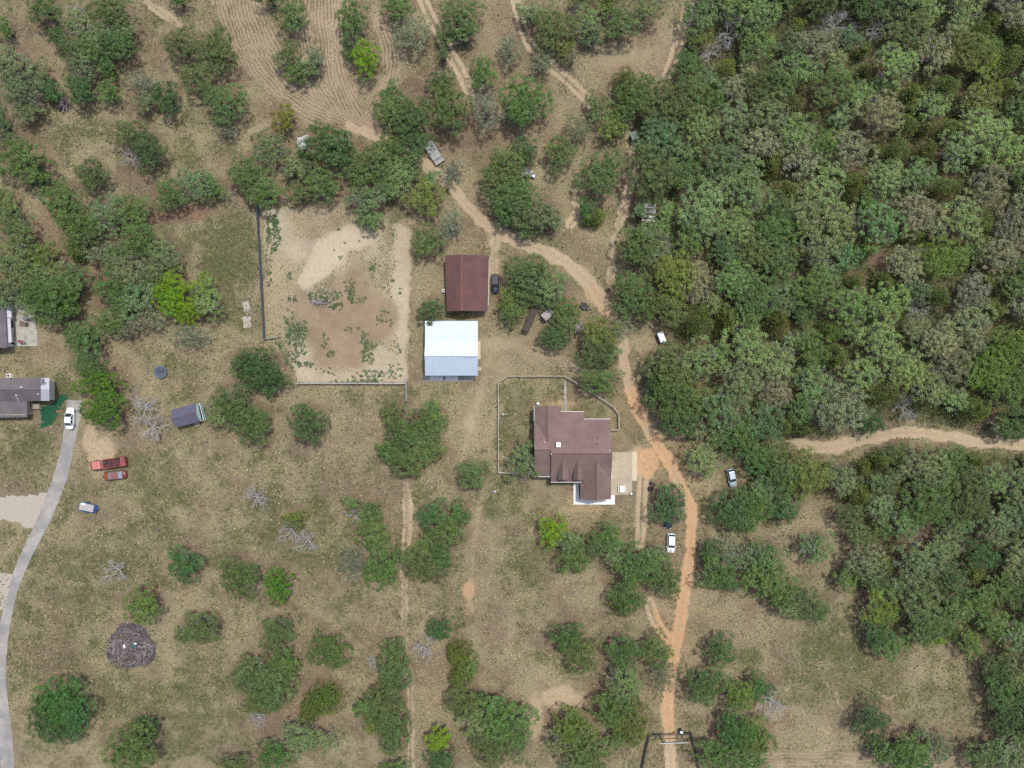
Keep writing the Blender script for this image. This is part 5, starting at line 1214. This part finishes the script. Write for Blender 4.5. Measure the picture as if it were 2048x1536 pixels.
fence([(1360,1464),(1380,1463)], 1.3, 'short dark wing fence joining the right gate post', 'mesh', 'pipe_fence', m_post=M['steel_dark'], m_rail=M['steel_dark'], rails=(1.0, .7, .4, .1), spacing=1.2, rr=.06)
def entrance_gate():
    o = empty('entrance_gate', (0, 0, 0)); tag(o, 'tall dark steel entrance gate arching over the dirt road at the bottom edge', 'gate')
    hg = 4.4; a, b = P(1317.5, 1466), P(1359.5, 1464.5)
    for p in (a, b): MB().tube((p.x, p.y, 0), (p.x, p.y, hg), .10, .10, 8).build('gate_post', M['steel_dark'], o)
    d = (b - a).normalized()
    MB().tube(a - d * .8 + Vector((0, 0, hg)), b + d * .8 + Vector((0, 0, hg)), .09, .09, 8).build('crossbeam', M['steel'], o)
    MB().tube(a - d * .0 + Vector((0, 0, hg - .45)), b + Vector((0, 0, hg - .45)), .05, .05, 6).build('lower_beam', M['steel_dark'], o)
    for p, s_ in ((a, -1), (b, 1)):
        for k in range(3):
            q = p + d * (s_ * (.25 + .22 * k)); MB().tube(q + Vector((0, 0, hg)), q + Vector((0, 0, hg + .35 - .1 * k)), .03, .03, 5).build('finial', M['steel'], o)
    lf, rt = a + d * .15, b - d * .15; mid = (lf + rt) / 2
    for p, q in ((lf, mid - d * .05), (mid + d * .05, rt)):
        g = MB()
        for z in (.25, .6, .95, 1.3): g.tube(p + Vector((0, 0, z)), q + Vector((0, 0, z)), .035, .035, 5)
        for t in (0, .5, 1): r_ = p.lerp(q, t); g.tube(r_ + Vector((0, 0, .2)), r_ + Vector((0, 0, 1.35)), .035, .035, 5)
        g.build('gate_leaf', M['steel_dark'], o)
entrance_gate()
q = P(1363, 1465, 1.4); o = empty('gate_opener', (q.x, q.y, 0)); tag(o, 'dark pillar with a pale square box on top beside the right gate post', 'gate opener')
MB().box((0, 0, .6), (.55, .6, 1.2)).build('pillar', M['steel_dark'], o); MB().box((0, 0, 1.33), (.62, .5, .26)).build('box', M['galv'], o, bevel=.03)
q = P(1350.5, 1466.0, .9); o = empty('gate_sign', (q.x, q.y, 0)); tag(o, 'small faded pink panel fixed near the right leaf of the gate', 'sign'); MB().box((0, 0, .9), (.5, .12, .4)).build('panel', M['paint_pink'], o); MB().box((0, .0, .35), (.06, .06, .7)).build('post', M['steel_dark'], o)

# ------------------------------------------------------------------ burn pile and debris
def stick_pile(name, label, px, py, rx, ry, h, n, cat, ash, mats, seed):
    r = random.Random(seed); c = P(px, py); o = empty(name, c); tag(o, label, cat)
    mb = MB(); nr, na = 7, 30; mb.v = [(0, 0, h)]
    hh = lambda q: h * (1 - min(q, 1) ** 1.7)
    for i in range(1, nr + 1):
        for j in range(na):
            a = 2 * math.pi * j / na; q = i / nr; k = (1 + r.uniform(-.06, .06)) * (1 + .07 * math.sin(a * 3 + seed) + .05 * math.sin(a * 7 + 1))
            mb.v.append((math.cos(a) * rx * q * k, math.sin(a) * ry * q * k, max(.0, hh(q) + r.uniform(-.12, .12)) if i < nr else -.02))
    for j in range(na): mb.f.append([0, 1 + j, 1 + (j + 1) % na])
    for i in range(nr - 1):
        for j in range(na): mb.f.append([1 + i * na + j, 1 + (i + 1) * na + j, 1 + (i + 1) * na + (j + 1) % na, 1 + i * na + (j + 1) % na])
    mb.build('ash_mound', ash, o)
    for mi, m in enumerate(mats):
        mb = MB()
        for _ in range(n // len(mats)):
            q = math.sqrt(r.random()) * .93; a = r.random() * 6.283; q *= (1 + .07 * math.sin(a * 3 + seed) + .05 * math.sin(a * 7 + 1)); x, y = math.cos(a) * rx * q, math.sin(a) * ry * q
            b = r.random() * 6.283; l = r.uniform(.3, 1.3); z = hh(q) + r.uniform(0, .18)
            e = (x + math.cos(b) * l, y + math.sin(b) * l, max(.05, z + r.uniform(-.25, .3)))
            rr = r.uniform(.018, .05); mb.tube((x, y, max(.05, z)), e, rr, rr * .6, 4)
        s_ = mb.build('branch_tangle', m, o); s_['kind'] = 'stuff'
    for _ in range(14):
        q = math.sqrt(r.random()) * .8; a = r.random() * 6.283; x, y = math.cos(a) * rx * q, math.sin(a) * ry * q; b = r.random() * 3.14; l = r.uniform(.7, 1.3)
        MB().tube((x - math.cos(b) * l, y - math.sin(b) * l, hh(q) + .2), (x + math.cos(b) * l, y + math.sin(b) * l, hh(q) + .25), .10, .07, 7).build('log', r.choice([M['stick'], M['bark_grey'], M['stick']]), o)
stick_pile('brush_pile', 'big round charred brush pile with pale sticks, in the lower left field', 262, 1293, 5.5, 4.9, 1.2, 1900, 'brush pile', M['charcoal'], [M['stick'], M['stick_red'], M['stick'], M['bark_grey'], M['charcoal']], 3)
q = P(250, 1292, 1.2); o = MB().tube((q.x, q.y - .35, 1.32), (q.x - .15, q.y + .35, 1.36), .22, .22, 14).build('white_drum', M['white']); tag(o, 'pale drum lying on the burnt brush pile, left of the teal tub', 'drum')
q = P(269, 1291, 1.2); o = empty('plastic_tub', (q.x, q.y, 1.18)); tag(o, 'teal and white plastic tub lying on the burnt brush pile', 'tub'); MB().box((0, 0, .16), (.7, .5, .34), .2, 1.15).build('body', M['teal_plastic'], o, bevel=.05); MB().box((.25, .42, .12), (.5, .35, .2), .4).build('lid', M['white'], o, bevel=.03)
stick_pile('brush_pile', 'small dark brush pile below the trees in the upper left corner area', 128, 211, 1.4, 1.2, .45, 160, 'brush pile', mat('violet_grey_ash', (.085, .075, .095), .95, var=.3), [M['bark_twig'], M['charcoal']], 4)
stick_pile('debris_heap', 'reddish heap of sticks and scrap right of the large oaks above the yard', 1154, 655, 1.3, 1.1, .45, 200, 'debris heap', mat('reddish_soil_heap', (.22, .12, .07), .95, var=.3), [M['stick_red'], M['stick'], M['rust']], 5)
stick_pile('brush_pile', 'low line of grey branches lying on the paddock soil', 640, 605, 2.1, .45, .18, 60, 'brush pile', M['bark'], [M['bark_twig'], M['bark']], 6)
for (a, b, lb) in (((633,609),(652,604),'curved dark log lying in the weeds in the middle of the paddock'),):
    A_, B_ = P(*a), P(*b); o = MB().tube((A_.x, A_.y, .12), (B_.x, B_.y, .14), .14, .09, 8).build('fallen_log', M['bark']); tag(o, lb, 'log')
A_, B_ = P(967, 189), P(979, 195); o = empty('fallen_branch', A_); tag(o, 'bleached forked branch lying on the reddish soil below a small oak near the top centre', 'branch')
MB().tube((0, 0, .1), (1.6, -.6, .25), .09, .05, 6).build('limb', M['bark_grey'], o); MB().tube((1.1, -.4, .2), (1.5, .5, .6), .05, .03, 5).build('side_branch', M['bark_grey'], o); MB().tube((.6, -.2, .15), (.1, .5, .4), .05, .02, 5).build('side_branch', M['bark_grey'], o)

# ------------------------------------------------------------------ trees
def leaf_quads(cen, nrm, size, r):
    n = len(cen); nrm = nrm / (np.linalg.norm(nrm, axis=1, keepdims=True) + 1e-9)
    ref = np.where(np.abs(nrm[:, 2:3]) < .9, np.array([[0, 0, 1.0]]), np.array([[1.0, 0, 0]]))
    u = np.cross(nrm, ref); u /= np.linalg.norm(u, axis=1, keepdims=True) + 1e-9; v = np.cross(nrm, u)
    a = r.random(n)[:, None] * 6.283; u, v = u * np.cos(a) + v * np.sin(a), -u * np.sin(a) + v * np.cos(a)
    s = size[:, None] * .5; k = .62
    bend = nrm * s * .35
    V = np.stack([cen - u * s, cen + v * s * k + bend, cen + u * s, cen - v * s * k + bend], 1).reshape(-1, 3)
    return V
def crown_mesh(name, seed, rad, z0, z1, style='oak', dens=1.0):
    r = np.random.default_rng(seed); C_, Nn, Sz, T_ = [], [], [], []
    cc = np.array([0, 0, (z0 * .6 + z1 * .4)])
    clumps = []
    if style == 'cedar':
        nl = int(3 + rad)
        for i in range(nl):
            a = 2.4 * i; d = rad * .42 * math.sqrt(i / nl); lr = rad * r.uniform(.42, .6); top = z1 * r.uniform(.75, 1.0) * (1 - .25 * d / rad)
            m = int(60 * lr * dens)
            for _ in range(m):
                t = r.random() ** .8; z = z0 * .4 + (top - z0 * .4) * t; rr = lr * (1 - t ** 1.8) ** .6 * r.uniform(.75, 1.0); b = r.random() * 6.283
                clumps.append((math.cos(a) * d + math.cos(b) * rr, math.sin(a) * d + math.sin(b) * rr, z, r.uniform(.16, .34), math.cos(b) * .8, math.sin(b) * .8, .6))
        per, lsz, flat = 11, .20, .6
    else:
        nl = int(5 + rad * 1.5); lobes = []
        for i in range(nl):
            a = 2.4 * i + r.uniform(-.4, .4); d = rad * .66 * math.sqrt((i + .3) / nl) * r.uniform(.85, 1.1); lr = rad * r.uniform(.22, .42)
            top = z1 - (z1 - z0) * .45 * (d / rad) ** 2 - r.uniform(0, .22) * (z1 - z0)
            lobes.append((math.cos(a) * d, math.sin(a) * d, top - lr * .62, lr))
        for (lx, ly, lz, lr) in lobes:
            m = int(11.5 * lr * lr * dens * (1.2 if style == 'oak' else 1.0)) + 4
            for _ in range(m):
                q = r.normal(size=3); q[2] = abs(q[2]) * .9 - .22; q /= np.linalg.norm(q)
                k = lr * r.uniform(.82, 1.08)
                clumps.append((lx + q[0] * k, ly + q[1] * k, max(z0 * .5, lz + q[2] * k * .72), r.uniform(.22, .46), *(q * 1.0)))
        per, lsz, flat = 34, .185, .75
        if style == 'sparse': per = 18
    for (x, y, z, cr, nx_, ny_, nz_) in clumps:
        m = max(4, int(per * (cr / .42) ** 2 * r.uniform(.7, 1.2)))
        q = r.normal(size=(m, 3)); q /= np.linalg.norm(q, axis=1, keepdims=True); q *= (r.random((m, 1)) ** .4)
        q[:, 2] = q[:, 2] * flat
        c = np.array([x, y, z]) + q * cr
        n_ = q * .6 + np.array([nx_, ny_, nz_]) * .35 + np.array([0, 0, .85]) + r.normal(size=(m, 3)) * .42
        C_.append(c); Nn.append(n_); Sz.append(lsz * r.uniform(.65, 1.35, m))
        t = np.zeros((m, 4)); t[:, 0] = np.clip(r.random() * .7 + r.random(m) * .3, 0, 1); t[:, 1] = np.clip(r.random() ** 1.1 * .72 + r.random(m) * .22, 0, 1); t[:, 2] = np.clip(r.random() * .6 + r.random(m) * .4, 0, 1); t[:, 3] = 1
        T_.append(t)
    C_, Nn, Sz, T_ = np.concatenate(C_), np.concatenate(Nn), np.concatenate(Sz), np.concatenate(T_)
    C_[:, 2] = np.maximum(C_[:, 2], .25)
    V = leaf_quads(C_, Nn, Sz, r)
    return np_mesh(name, V, 4, np.arange(len(V)), [M['leaf']], colattr={'tone': np.repeat(T_, 4, 0)}), clumps

def limb_mesh(name, seed, rad, z0, z1, m, twig=0, targets=None, tr=.20, lean=0.0, spread=1.0):
    r = random.Random(seed); mb = MB()
    def grow(p, d, l, rr, depth, n):
        q = p + d * l * .55 + Vector((r.uniform(-.1, .1), r.uniform(-.1, .1), r.uniform(-.05, .1))) * l
        e = q + (d + Vector((r.uniform(-.45, .45), r.uniform(-.45, .45), r.uniform(-.25, .25)))).normalized() * l * .5
        mb.tube(p, q, rr, rr * .85, n, cap=False); mb.tube(q, e, rr * .85, rr * .62, n, cap=False)
        if depth <= 0: return
        for k in range(3 if depth > 1 else 2 + (r.random() > .4)):
            dd = (d + Vector((r.uniform(-1, 1), r.uniform(-1, 1), r.uniform(-.45, .55))) * 1.05).normalized()
            base = e if k == 0 else (q if k == 1 else q.lerp(e, r.uniform(.2, .9)))
            grow(base, dd, l * r.uniform(.58, .78), rr * .60, depth - 1, max(3, n - 1))
    fork = Vector((lean, 0, z0 * .75 + .3))
    mb.tube((0, 0, -.1), (0, 0, .25), tr * 1.5, tr * 1.05, 8); mb.tube((0, 0, .25), fork, tr * 1.05, tr * .8, 8)
    nlimb = 5 if twig < 4 else 7
    for i in range(nlimb):
        a = 2 * math.pi * i / nlimb + r.uniform(-.35, .35); up = (z1 - z0) / rad
        d = Vector((math.cos(a) * spread, math.sin(a) * spread, .35 + .5 * up * r.uniform(.5, 1.1))).normalized()
        grow(fork + Vector((0, 0, r.uniform(-.4, .4))), d, rad * .40 * r.uniform(.8, 1.15), tr * .55, twig, 6)
    return mb.mesh(name, m)

SIZES = [1.7, 2.7, 3.9, 5.3]
LIB = {}
def build_lib():
    sd = 100
    for si, rad in enumerate(SIZES):
        z0, z1 = .8 + rad * .28, 1.6 + rad * 1.08
        for st, nv in (('oak', 3 if si else 2), ('grey', 2), ('cedar', 2 if si < 3 else 1)):
            for v in range(nv):
                sd += 7
                zz1 = z1 * (1.2 if st == 'cedar' else 1)
                me, cl = crown_mesh('crown', sd, rad, z0, zz1, 'oak' if st == 'oak' else ('cedar' if st == 'cedar' else 'grey'), {'oak': 1.0, 'grey': .85, 'cedar': 1.15}[st])
                tm_ = limb_mesh('trunk', sd + 1, rad * (1.1 if st == 'grey' else .95), z0, z1 * (1.3 if st == 'grey' else .95), M['bark'] if st != 'grey' else M['bark_twig'], 1 if st == 'oak' else (3 if st == 'grey' else 0), tr=.10 + rad * .04)
                LIB.setdefault((st, si), []).append((me, tm_, z0, zz1))
        for v in range(2):
            sd += 7
            me, cl = crown_mesh('crown', sd, rad, z0, z1, 'sparse', 1.1)
            tm_ = limb_mesh('trunk', sd + 1, rad * .95, z0, z1 * .9, M['bark_twig'], 3, tr=.08 + rad * .03)
            LIB.setdefault(('sparse', si), []).append((me, tm_, z0, z1))
            tm2 = limb_mesh('trunk', sd + 2, rad * 1.0, z0 * .9, z1 * .75, M['bark_grey'], 4, tr=.08 + rad * .02, spread=1.2)
            LIB.setdefault(('dead', si), []).append((None, tm2, z0, z1))
build_lib()

KIND = {  # kind: (library style, name, category, colour, colour word)
 'O': ('oak', 'live_oak_tree', (.112, .172, .052), 'mid green'), 'O2': ('oak', 'live_oak_tree', (.150, .198, .046), 'olive green'),
 'D': ('oak', 'live_oak_tree', (.074, .140, .042), 'dark green'), 'G': ('grey', 'post_oak_tree', (.165, .228, .090), 'grey-green'),
 'T': ('oak', 'live_oak_tree', (.125, .195, .085), 'blue-green'), 'P': ('grey', 'post_oak_tree', (.205, .290, .105), 'pale green'), 'P2': ('grey', 'post_oak_tree', (.225, .245, .125), 'straw-green'),
 'B': ('oak', 'leafy_tree', (.150, .270, .010), 'bright yellow-green'), 'B2': ('oak', 'leafy_tree', (.170, .200, .030), 'yellowish'),
 'B3': ('oak', 'leafy_tree', (.085, .168, .026), 'fresh green'), 'C': ('cedar', 'cedar_tree', (.108, .142, .028), 'olive'),
 'S': ('sparse', 'scrub_tree', (.185, .205, .115), 'thin greyish'), 'X': ('dead', 'dead_tree', (.3, .3, .3), 'bleached grey'),
}
CATS = {'live_oak_tree': 'live oak', 'post_oak_tree': 'post oak', 'leafy_tree': 'leafy tree', 'cedar_tree': 'cedar', 'scrub_tree': 'scrub tree', 'dead_tree': 'dead tree'}
LM = [('the brown-roofed house', 1150, 905), ('the white metal barn', 902, 697), ('the red-brown barn', 934, 566), ('the big brush pile', 262, 1293), ('the grey garden shed', 372, 830),
 ('the long red truck', 221, 926), ('the blue trailer', 177, 1013), ('the trampoline', 323, 744), ('the white saloon', 143, 836), ('the patio', 45, 655), ('the white hatchback', 1340, 1085),
 ('the entrance gate', 1340, 1475), ('the orange bare patch', 937, 1195), ('the flatbed trailer', 868, 308), ('the lone yellow-green tree', 733, 118), ('the pale plank shed', 605, 285),
 ('the yellow-green crowns', 365, 595), ('the sheet fence', 525, 550), ('the rusty wood clearing', 1755, 520), ('the slatted ruin', 1297, 440), ('the white box trailer', 1320, 675),
 ('the east track bend', 1640, 890), ('the green blind', 1268, 271), ('the silver-blue vehicle', 1459, 952), ('the black quad bike', 1063, 353), ('the tin shelters', 1078, 634),
 ('the paddock bottom fence', 700, 767), ('the neighbour grey house', 45, 796), ('the driveway gravel pad', 50, 1020), ('the dead trees by shed', 293, 835), ('the yard corner pole', 990, 978),
 ('the small dark brush pile', 128, 211), ('the ploughed field', 650, 90), ('the top left corner', 0, 0), ('the top right corner', 2048, 0), ('the bottom left corner', 0, 1536), ('the bottom right corner', 2048, 1536),
 ('the right edge middle', 2048, 768), ('the top edge centre', 1024, 0), ('the open top glade', 1260, 110), ('the small east glade', 1635, 1035), ('the lower right meadow', 1700, 1360),
 ('the big bleached tree', 1670, 45), ('the right-edge pale crown', 1965, 262), ('the meadow dead tree', 1545, 1405), ('the grey wood tree', 1840, 620), ('the tree below the house', 1104, 1060)]
RECS = []
def size_word(rm): return 'small' if rm < 2.7 else ('medium' if rm < 3.9 else ('large' if rm < 5.0 else 'very large'))
cols = {}
def plant(x, y, rx, ry, k, wood=False, tall=1.0):
    style, name, col, word = KIND[k]
    rm = (rx + ry) / 2 * S; si = int(np.argmin([abs(math.log(rm / q)) for q in SIZES]))
    me, tr_, z0, z1 = R.choice(LIB[(style, si)]); rad = SIZES[si]
    sz = (rm / rad) ** .7 * tall * R.uniform(.92, 1.08)
    zc = (z0 * .5 + z1 * .5) * sz * .9
    p = P(x, y, zc); kk = (H - zc) / H
    root = empty(name, (p.x, p.y, 0))
    fat = {'oak': 1.20, 'grey': 1.24, 'cedar': 1.12, 'sparse': 1.25, 'dead': 1.12}[style] * (1.06 if wood else 1)
    swap = R.random() * 6.283 if abs(rx - ry) < 5 else R.choice([0, math.pi])
    root.rotation_euler.z = swap
    root.scale = (rx * S * kk / rad * fat, ry * S * kk / rad * fat, sz)
    j = lambda c, a=.10: tuple(max(.003, q * R.uniform(1 - a, 1 + a)) for q in c)
    b = R.uniform(.85, 1.15); c = tuple(q * b for q in j(col))
    if me is not None:
        o = bpy.data.objects.new('crown', me); link(o, root); o.color = (*c, 1)
    o = bpy.data.objects.new('trunk', tr_); link(o, root)
    RECS.append((root, x, y, rm, name, word, wood))
for (x, y, rx, ry, k) in T: 
    if rx >= 9: plant(x, y, rx, ry, k, wood=(x > 1380 and y < 880), tall=1.15 if (x > 1240 and y < 880) else 1.0)
# fill the woods
seg_track = smooth_line([(1585,886,12),(1600,890,20),(1660,895,34),(1720,880,36),(1790,866,26),(1860,868,28),(1940,883,26),(2010,888,26),(2100,890,26)])
placed = [(x, y, (rx + ry) / 2) for (x, y, rx, ry, k) in T]
n_fill = 0
def inp(x, y, poly): return bool(in_poly(np.array([x]), np.array([y]), poly)[0])
avoid = [(1459, 952, 26), (1755, 520, 24), (1297, 440, 30), (1320, 675, 22), (1268, 271, 16), (1620, 1032, 44), (1690, 1090, 24), (1850, 1075, 18), (1960, 1330, 20), (1550, 55, 12), (1465, 140, 8), (1655, 615, 10), (1868, 272, 10)]
for rr0 in (40, 32, 24):
    for _ in range(5200 if rr0 > 22 else 7000):
        x = R.uniform(1230, 2110); y = R.uniform(-60, 1560); rr = rr0 * R.uniform(.88, 1.15)
        if n_fill >= 150 + 300: break
        ok = True
        for px_, py_, pr in placed:
            if (px_ - x) ** 2 + (py_ - y) ** 2 < (max((pr + rr) * .70, 12)) ** 2: ok = False; break
        if not ok: continue
        if not any(inp(x, y, w) for w in WOODS): continue
        if any(math.hypot(x - q[0], y - q[1]) < q[2] / 2 + rr * .9 for q in seg_track): continue
        if any(math.hypot(x - a_, y - b_) < c_ + rr * .5 for a_, b_, c_ in avoid): continue
        u = R.random(); v = vnoise(np.array([x]), np.array([y]), 160, 31)[0]
        if rr0 <= 25 and u < .22: k = 'C'
        elif x > 1850 and y < 760: k = 'P' if u < .40 else ('P2' if u < .6 else ('O2' if u < .8 else 'O'))  # far right: paler crowns, sunlit brightness put into the leaf colour
        elif v > .6: k = 'G' if u < .4 else ('P' if u < .75 else 'O')
        elif v < .35: k = 'T' if u < .30 else ('O' if u < .62 else ('P' if u < .80 else 'G'))
        else: k = 'O' if u < .28 else ('G' if u < .55 else ('T' if u < .70 else ('P' if u < .87 else 'P2')))
        if y > 880: k = {'P': 'G', 'P2': 'G'}.get(k, k)
        placed.append((x, y, rr)); n_fill += 1
        plant(x, y, rr * R.uniform(.92, 1.12), rr * R.uniform(.92, 1.12), k, wood=True, tall=1.15 * (.8 if rr0 <= 20 else 1))
print('tris', sum(sum(len(p.vertices)-2 for p in m.polygons) for m in bpy.data.meshes)); print('trees', len(RECS), 'fill', n_fill, {k: sum(1 for q in RECS if q[4] == k) for k in CATS})

# labels: kind, size and colour, and where it stands relative to a landmark that can be found
def side(dx, dy):
    a = math.degrees(math.atan2(-dy, dx)) % 360
    return ['right of', 'above and right of', 'above', 'above and left of', 'left of', 'below and left of', 'below', 'below and right of'][int((a + 22.5) // 45) % 8]
groups = {}
for rec in RECS:
    root, x, y, rm, name, word, wood = rec
    d, lm = min((math.hypot(x - q[1], y - q[2]), q) for q in LM)
    sd_ = side(x - lm[1], y - lm[2]) if d > 18 else 'at'
    groups.setdefault((size_word(rm), word, name, sd_, lm[0]), []).append((d, rec))
ordw = ['', 'second', 'third', 'fourth', 'fifth', 'sixth', 'seventh', 'eighth', 'ninth']
for (szw, word, name, sd_, lm), lst in groups.items():
    lst.sort(key=lambda q: q[0])
    for i, (d, rec) in enumerate(lst):
        root, wood = rec[0], rec[6]
        kind_w = {'live_oak_tree': 'live oak', 'post_oak_tree': 'post oak', 'leafy_tree': 'leafy tree', 'cedar_tree': 'cedar', 'scrub_tree': 'scrub tree', 'dead_tree': 'dead tree'}[name]
        if len(lst) == 1: lb = f'{szw} {word} {kind_w} {sd_} {lm}'
        elif i == 0: lb = f'{szw} {word} {kind_w} {sd_} {lm}, the nearest'
        else: lb = f'{szw} {word} {kind_w} {sd_} {lm}, the {ordw[min(i, 8)]} nearest'
        nice = {'live_oak_tree': 'live oaks', 'post_oak_tree': 'post oaks', 'leafy_tree': 'leafy trees', 'cedar_tree': 'cedars', 'scrub_tree': 'scrub trees', 'dead_tree': 'dead trees'}[name]
        if len(lb.split()) > 16: lb = lb.split(' ', 1)[1] if szw != 'very large' else lb.split(' ', 2)[2]
        tag(root, lb, CATS[name], nice + (' in the dense wood' if wood else ' scattered over the ranch'))

# ------------------------------------------------------------------ undergrowth, weeds, tufts (nobody could count these)
def stuff_leaves(name, label, cat, cen, nrm, size, tone, color):
    r = np.random.default_rng(77); V = leaf_quads(cen, nrm, size, r)
    me = np_mesh(name, V, 4, np.arange(len(V)), [M['leaf']], colattr={'tone': np.repeat(tone, 4, 0)})
    o = link(bpy.data.objects.new(name, me)); o.color = (*color, 1); tag(o, label, cat, kind='stuff'); return o
def tones(m, r, lo=0, hi=1):
    t = r.random((m, 4)); t[:, 1] = lo + (hi - lo) * t[:, 1]; t[:, 3] = 1; return t
r = np.random.default_rng(8)
n = 9000; X = r.uniform(1230, 2100, n * 3); Y = r.uniform(-50, 1550, n * 3)
ok = np.zeros(len(X), bool)
for w in WOODS: ok |= in_poly(X, Y, w)
for q in seg_track: ok &= np.hypot(X - q[0], Y - q[1]) > q[2] / 2 + 8
for a_, b_, c_ in avoid: ok &= np.hypot(X - a_, Y - b_) > c_
X, Y = X[ok][:n], Y[ok][:n]; m = 16
rad = r.uniform(.5, 1.7, len(X)); q = r.normal(size=(len(X), m, 3)); q /= np.linalg.norm(q, axis=2, keepdims=True)
cen = np.stack([(X - 1024) * S, (768 - Y) * S, rad * 1.0], -1)[:, None, :] + q * rad[:, None, None] * np.array([1, 1, .8]); cen[..., 2] = np.maximum(cen[..., 2], .1)
cen = cen.reshape(-1, 3); nr = (q * .6 + np.array([0, 0, .7]) + r.normal(size=q.shape) * .4).reshape(-1, 3)
stuff_leaves('undergrowth', 'low green brush covering the floor of the dense wood', 'undergrowth', cen, nr, r.uniform(.18, .42, len(cen)), tones(len(cen), r), (.085, .115, .040))

# broad-leaved weeds in the sandy paddock
WEEDS = [(548,468,16,34,60),(545,440,12,14,14),(538,520,6,60,14),(700,572,12,18,12),(702,592,6,14,12),(655,590,34,10,22),(672,612,18,8,16),(640,600,16,10,12),(620,596,5,8,5),(585,598,10,6,8),(592,670,20,26,46),(600,700,12,14,14),(578,640,10,22,12),(600,728,8,6,6),(618,728,10,6,9),(585,720,14,22,14),(662,708,8,6,7),(730,690,9,34,26),(740,690,14,10,10),(742,716,7,12,8),(797,700,6,10,5),(745,536,5,8,4),(788,560,6,6,3),(800,582,4,6,3),(675,426,3,3,1),(676,460,4,4,2),(718,482,3,3,1),(730,474,4,3,2),(692,484,3,3,1),(668,500,3,3,1),(682,514,4,3,2),(580,550,4,8,4),(720,600,18,12,8),(708,660,22,6,4),(770,640,18,22,10),(745,752,40,12,34),(790,742,18,16,12),(710,762,60,4,14),(655,742,30,8,5),(560,690,14,8,6),(612,652,5,14,6),(650,680,8,16,7)]
cs, ns, ss, ts = [], [], [], []
for (x, y, rx, ry, k) in WEEDS:
    for _ in range(int(k * 1.9)):
        a = r.random() * 6.283; q = math.sqrt(r.random()); wx, wy = x + math.cos(a) * rx * q, y + math.sin(a) * ry * q
        cr = r.uniform(.12, .36); mm = 14; v = r.normal(size=(mm, 3)); v /= np.linalg.norm(v, axis=1, keepdims=True)
        c = np.array([(wx - 1024) * S, (768 - wy) * S, .14]) + v * cr * np.array([1, 1, .35]); c[:, 2] = np.maximum(c[:, 2], .04)
        cs.append(c); ns.append(v * .3 + np.array([0, 0, 1])); ss.append(r.uniform(.12, .26, mm)); t = tones(mm, r); t[:, 0] = r.random(); ts.append(t)
stuff_leaves('paddock_weeds', 'dark green weeds scattered over the sandy paddock', 'weeds', np.concatenate(cs), np.concatenate(ns), np.concatenate(ss), np.concatenate(ts), (.060, .120, .044))

# grass tufts over the open ground
def tufts(name, label, n, color, seed, want, hmin, hmax, w, per=5):
    r = np.random.default_rng(seed); X = r.uniform(-20, 2068, n * 4); Y = r.uniform(-20, 1556, n * 4)
    gx = np.clip(((X - 1024) * S - cx[0]) / STEP, 0, len(cx) - 1).astype(int) + len(far_o); gy = np.clip(((768 - Y) * S - cy[0]) / STEP, 0, len(cy) - 1).astype(int) + len(far_o)
    cl = vnoise(X, Y, 30, seed) * .5 + vnoise(X, Y, 11, seed + 1) * .5
    bare = np.maximum.reduce([dirt[gy, gx], stripe[gy, gx] * 1.4, mud[gy, gx], sand[gy, gx] * .9])
    ok = (bare < .35) & (woods_m[gy, gx] == False) & (cl + want * dry[gy, gx] - want * green[gy, gx] - .3 * litter[gy, gx] > r.uniform(.25, .75, len(X)))
    for (x0, y0, x1, y1) in ((1064,808,1278,1012),(845,638,966,766),(884,505,982,626),(-30,595,80,700),(-30,750,102,840),(338,802,412,858),(520,405,532,682),(185,908,262,966),(155,1000,200,1028)):
        ok &= ~((X > x0) & (X < x1) & (Y > y0) & (Y < y1))
    d, _, wid = line_field(X, Y, smooth_line(DRIVE)); ok &= d > wid / 2 + 1
    ok &= ~in_poly(X, Y, [(-30,990),(108,980),(66,1062),(-30,1040)])
    X, Y = X[ok][:n], Y[ok][:n]; k = len(X); base = np.stack([(X - 1024) * S, (768 - Y) * S, np.zeros(k)], -1)
    a = r.random((k, per)) * 6.283; h = r.uniform(hmin, hmax, (k, per)); l = r.uniform(.3, 1.0, (k, per)) * w
    dirv = np.stack([np.cos(a), np.sin(a), np.zeros_like(a)], -1); side_ = np.stack([-np.sin(a), np.cos(a), np.zeros_like(a)], -1)
    b = base[:, None, :]
    v0 = b - side_ * w * .28; v1 = b + side_ * w * .28; v2 = b + dirv * l[..., None] + np.array([0, 0, 1.0]) * h[..., None]
    V = np.stack([v0, v1, v2], 2).reshape(-1, 3); t = np.repeat(tones(k, r), per * 3, 0)
    me = np_mesh(name, V, 3, np.arange(len(V)), [M['leaf']], colattr={'tone': t}); o = link(bpy.data.objects.new(name, me)); o.color = (*color, 1)
    tag(o, label, 'grass', kind='stuff')
tufts('dry_grass', 'straw coloured dry grass tufts over the open ground', 34000, (.40, .33, .19), 21, .35, .05, .22, .26)
tufts('green_grass', 'short green grass tufts over the open ground', 26000, (.105, .125, .045), 22, -.4, .05, .20, .30)
tufts('pale_seed_heads', 'cream seed heads dotted through the grass', 3600, (.40, .35, .20), 23, .2, .10, .22, .30, 7)
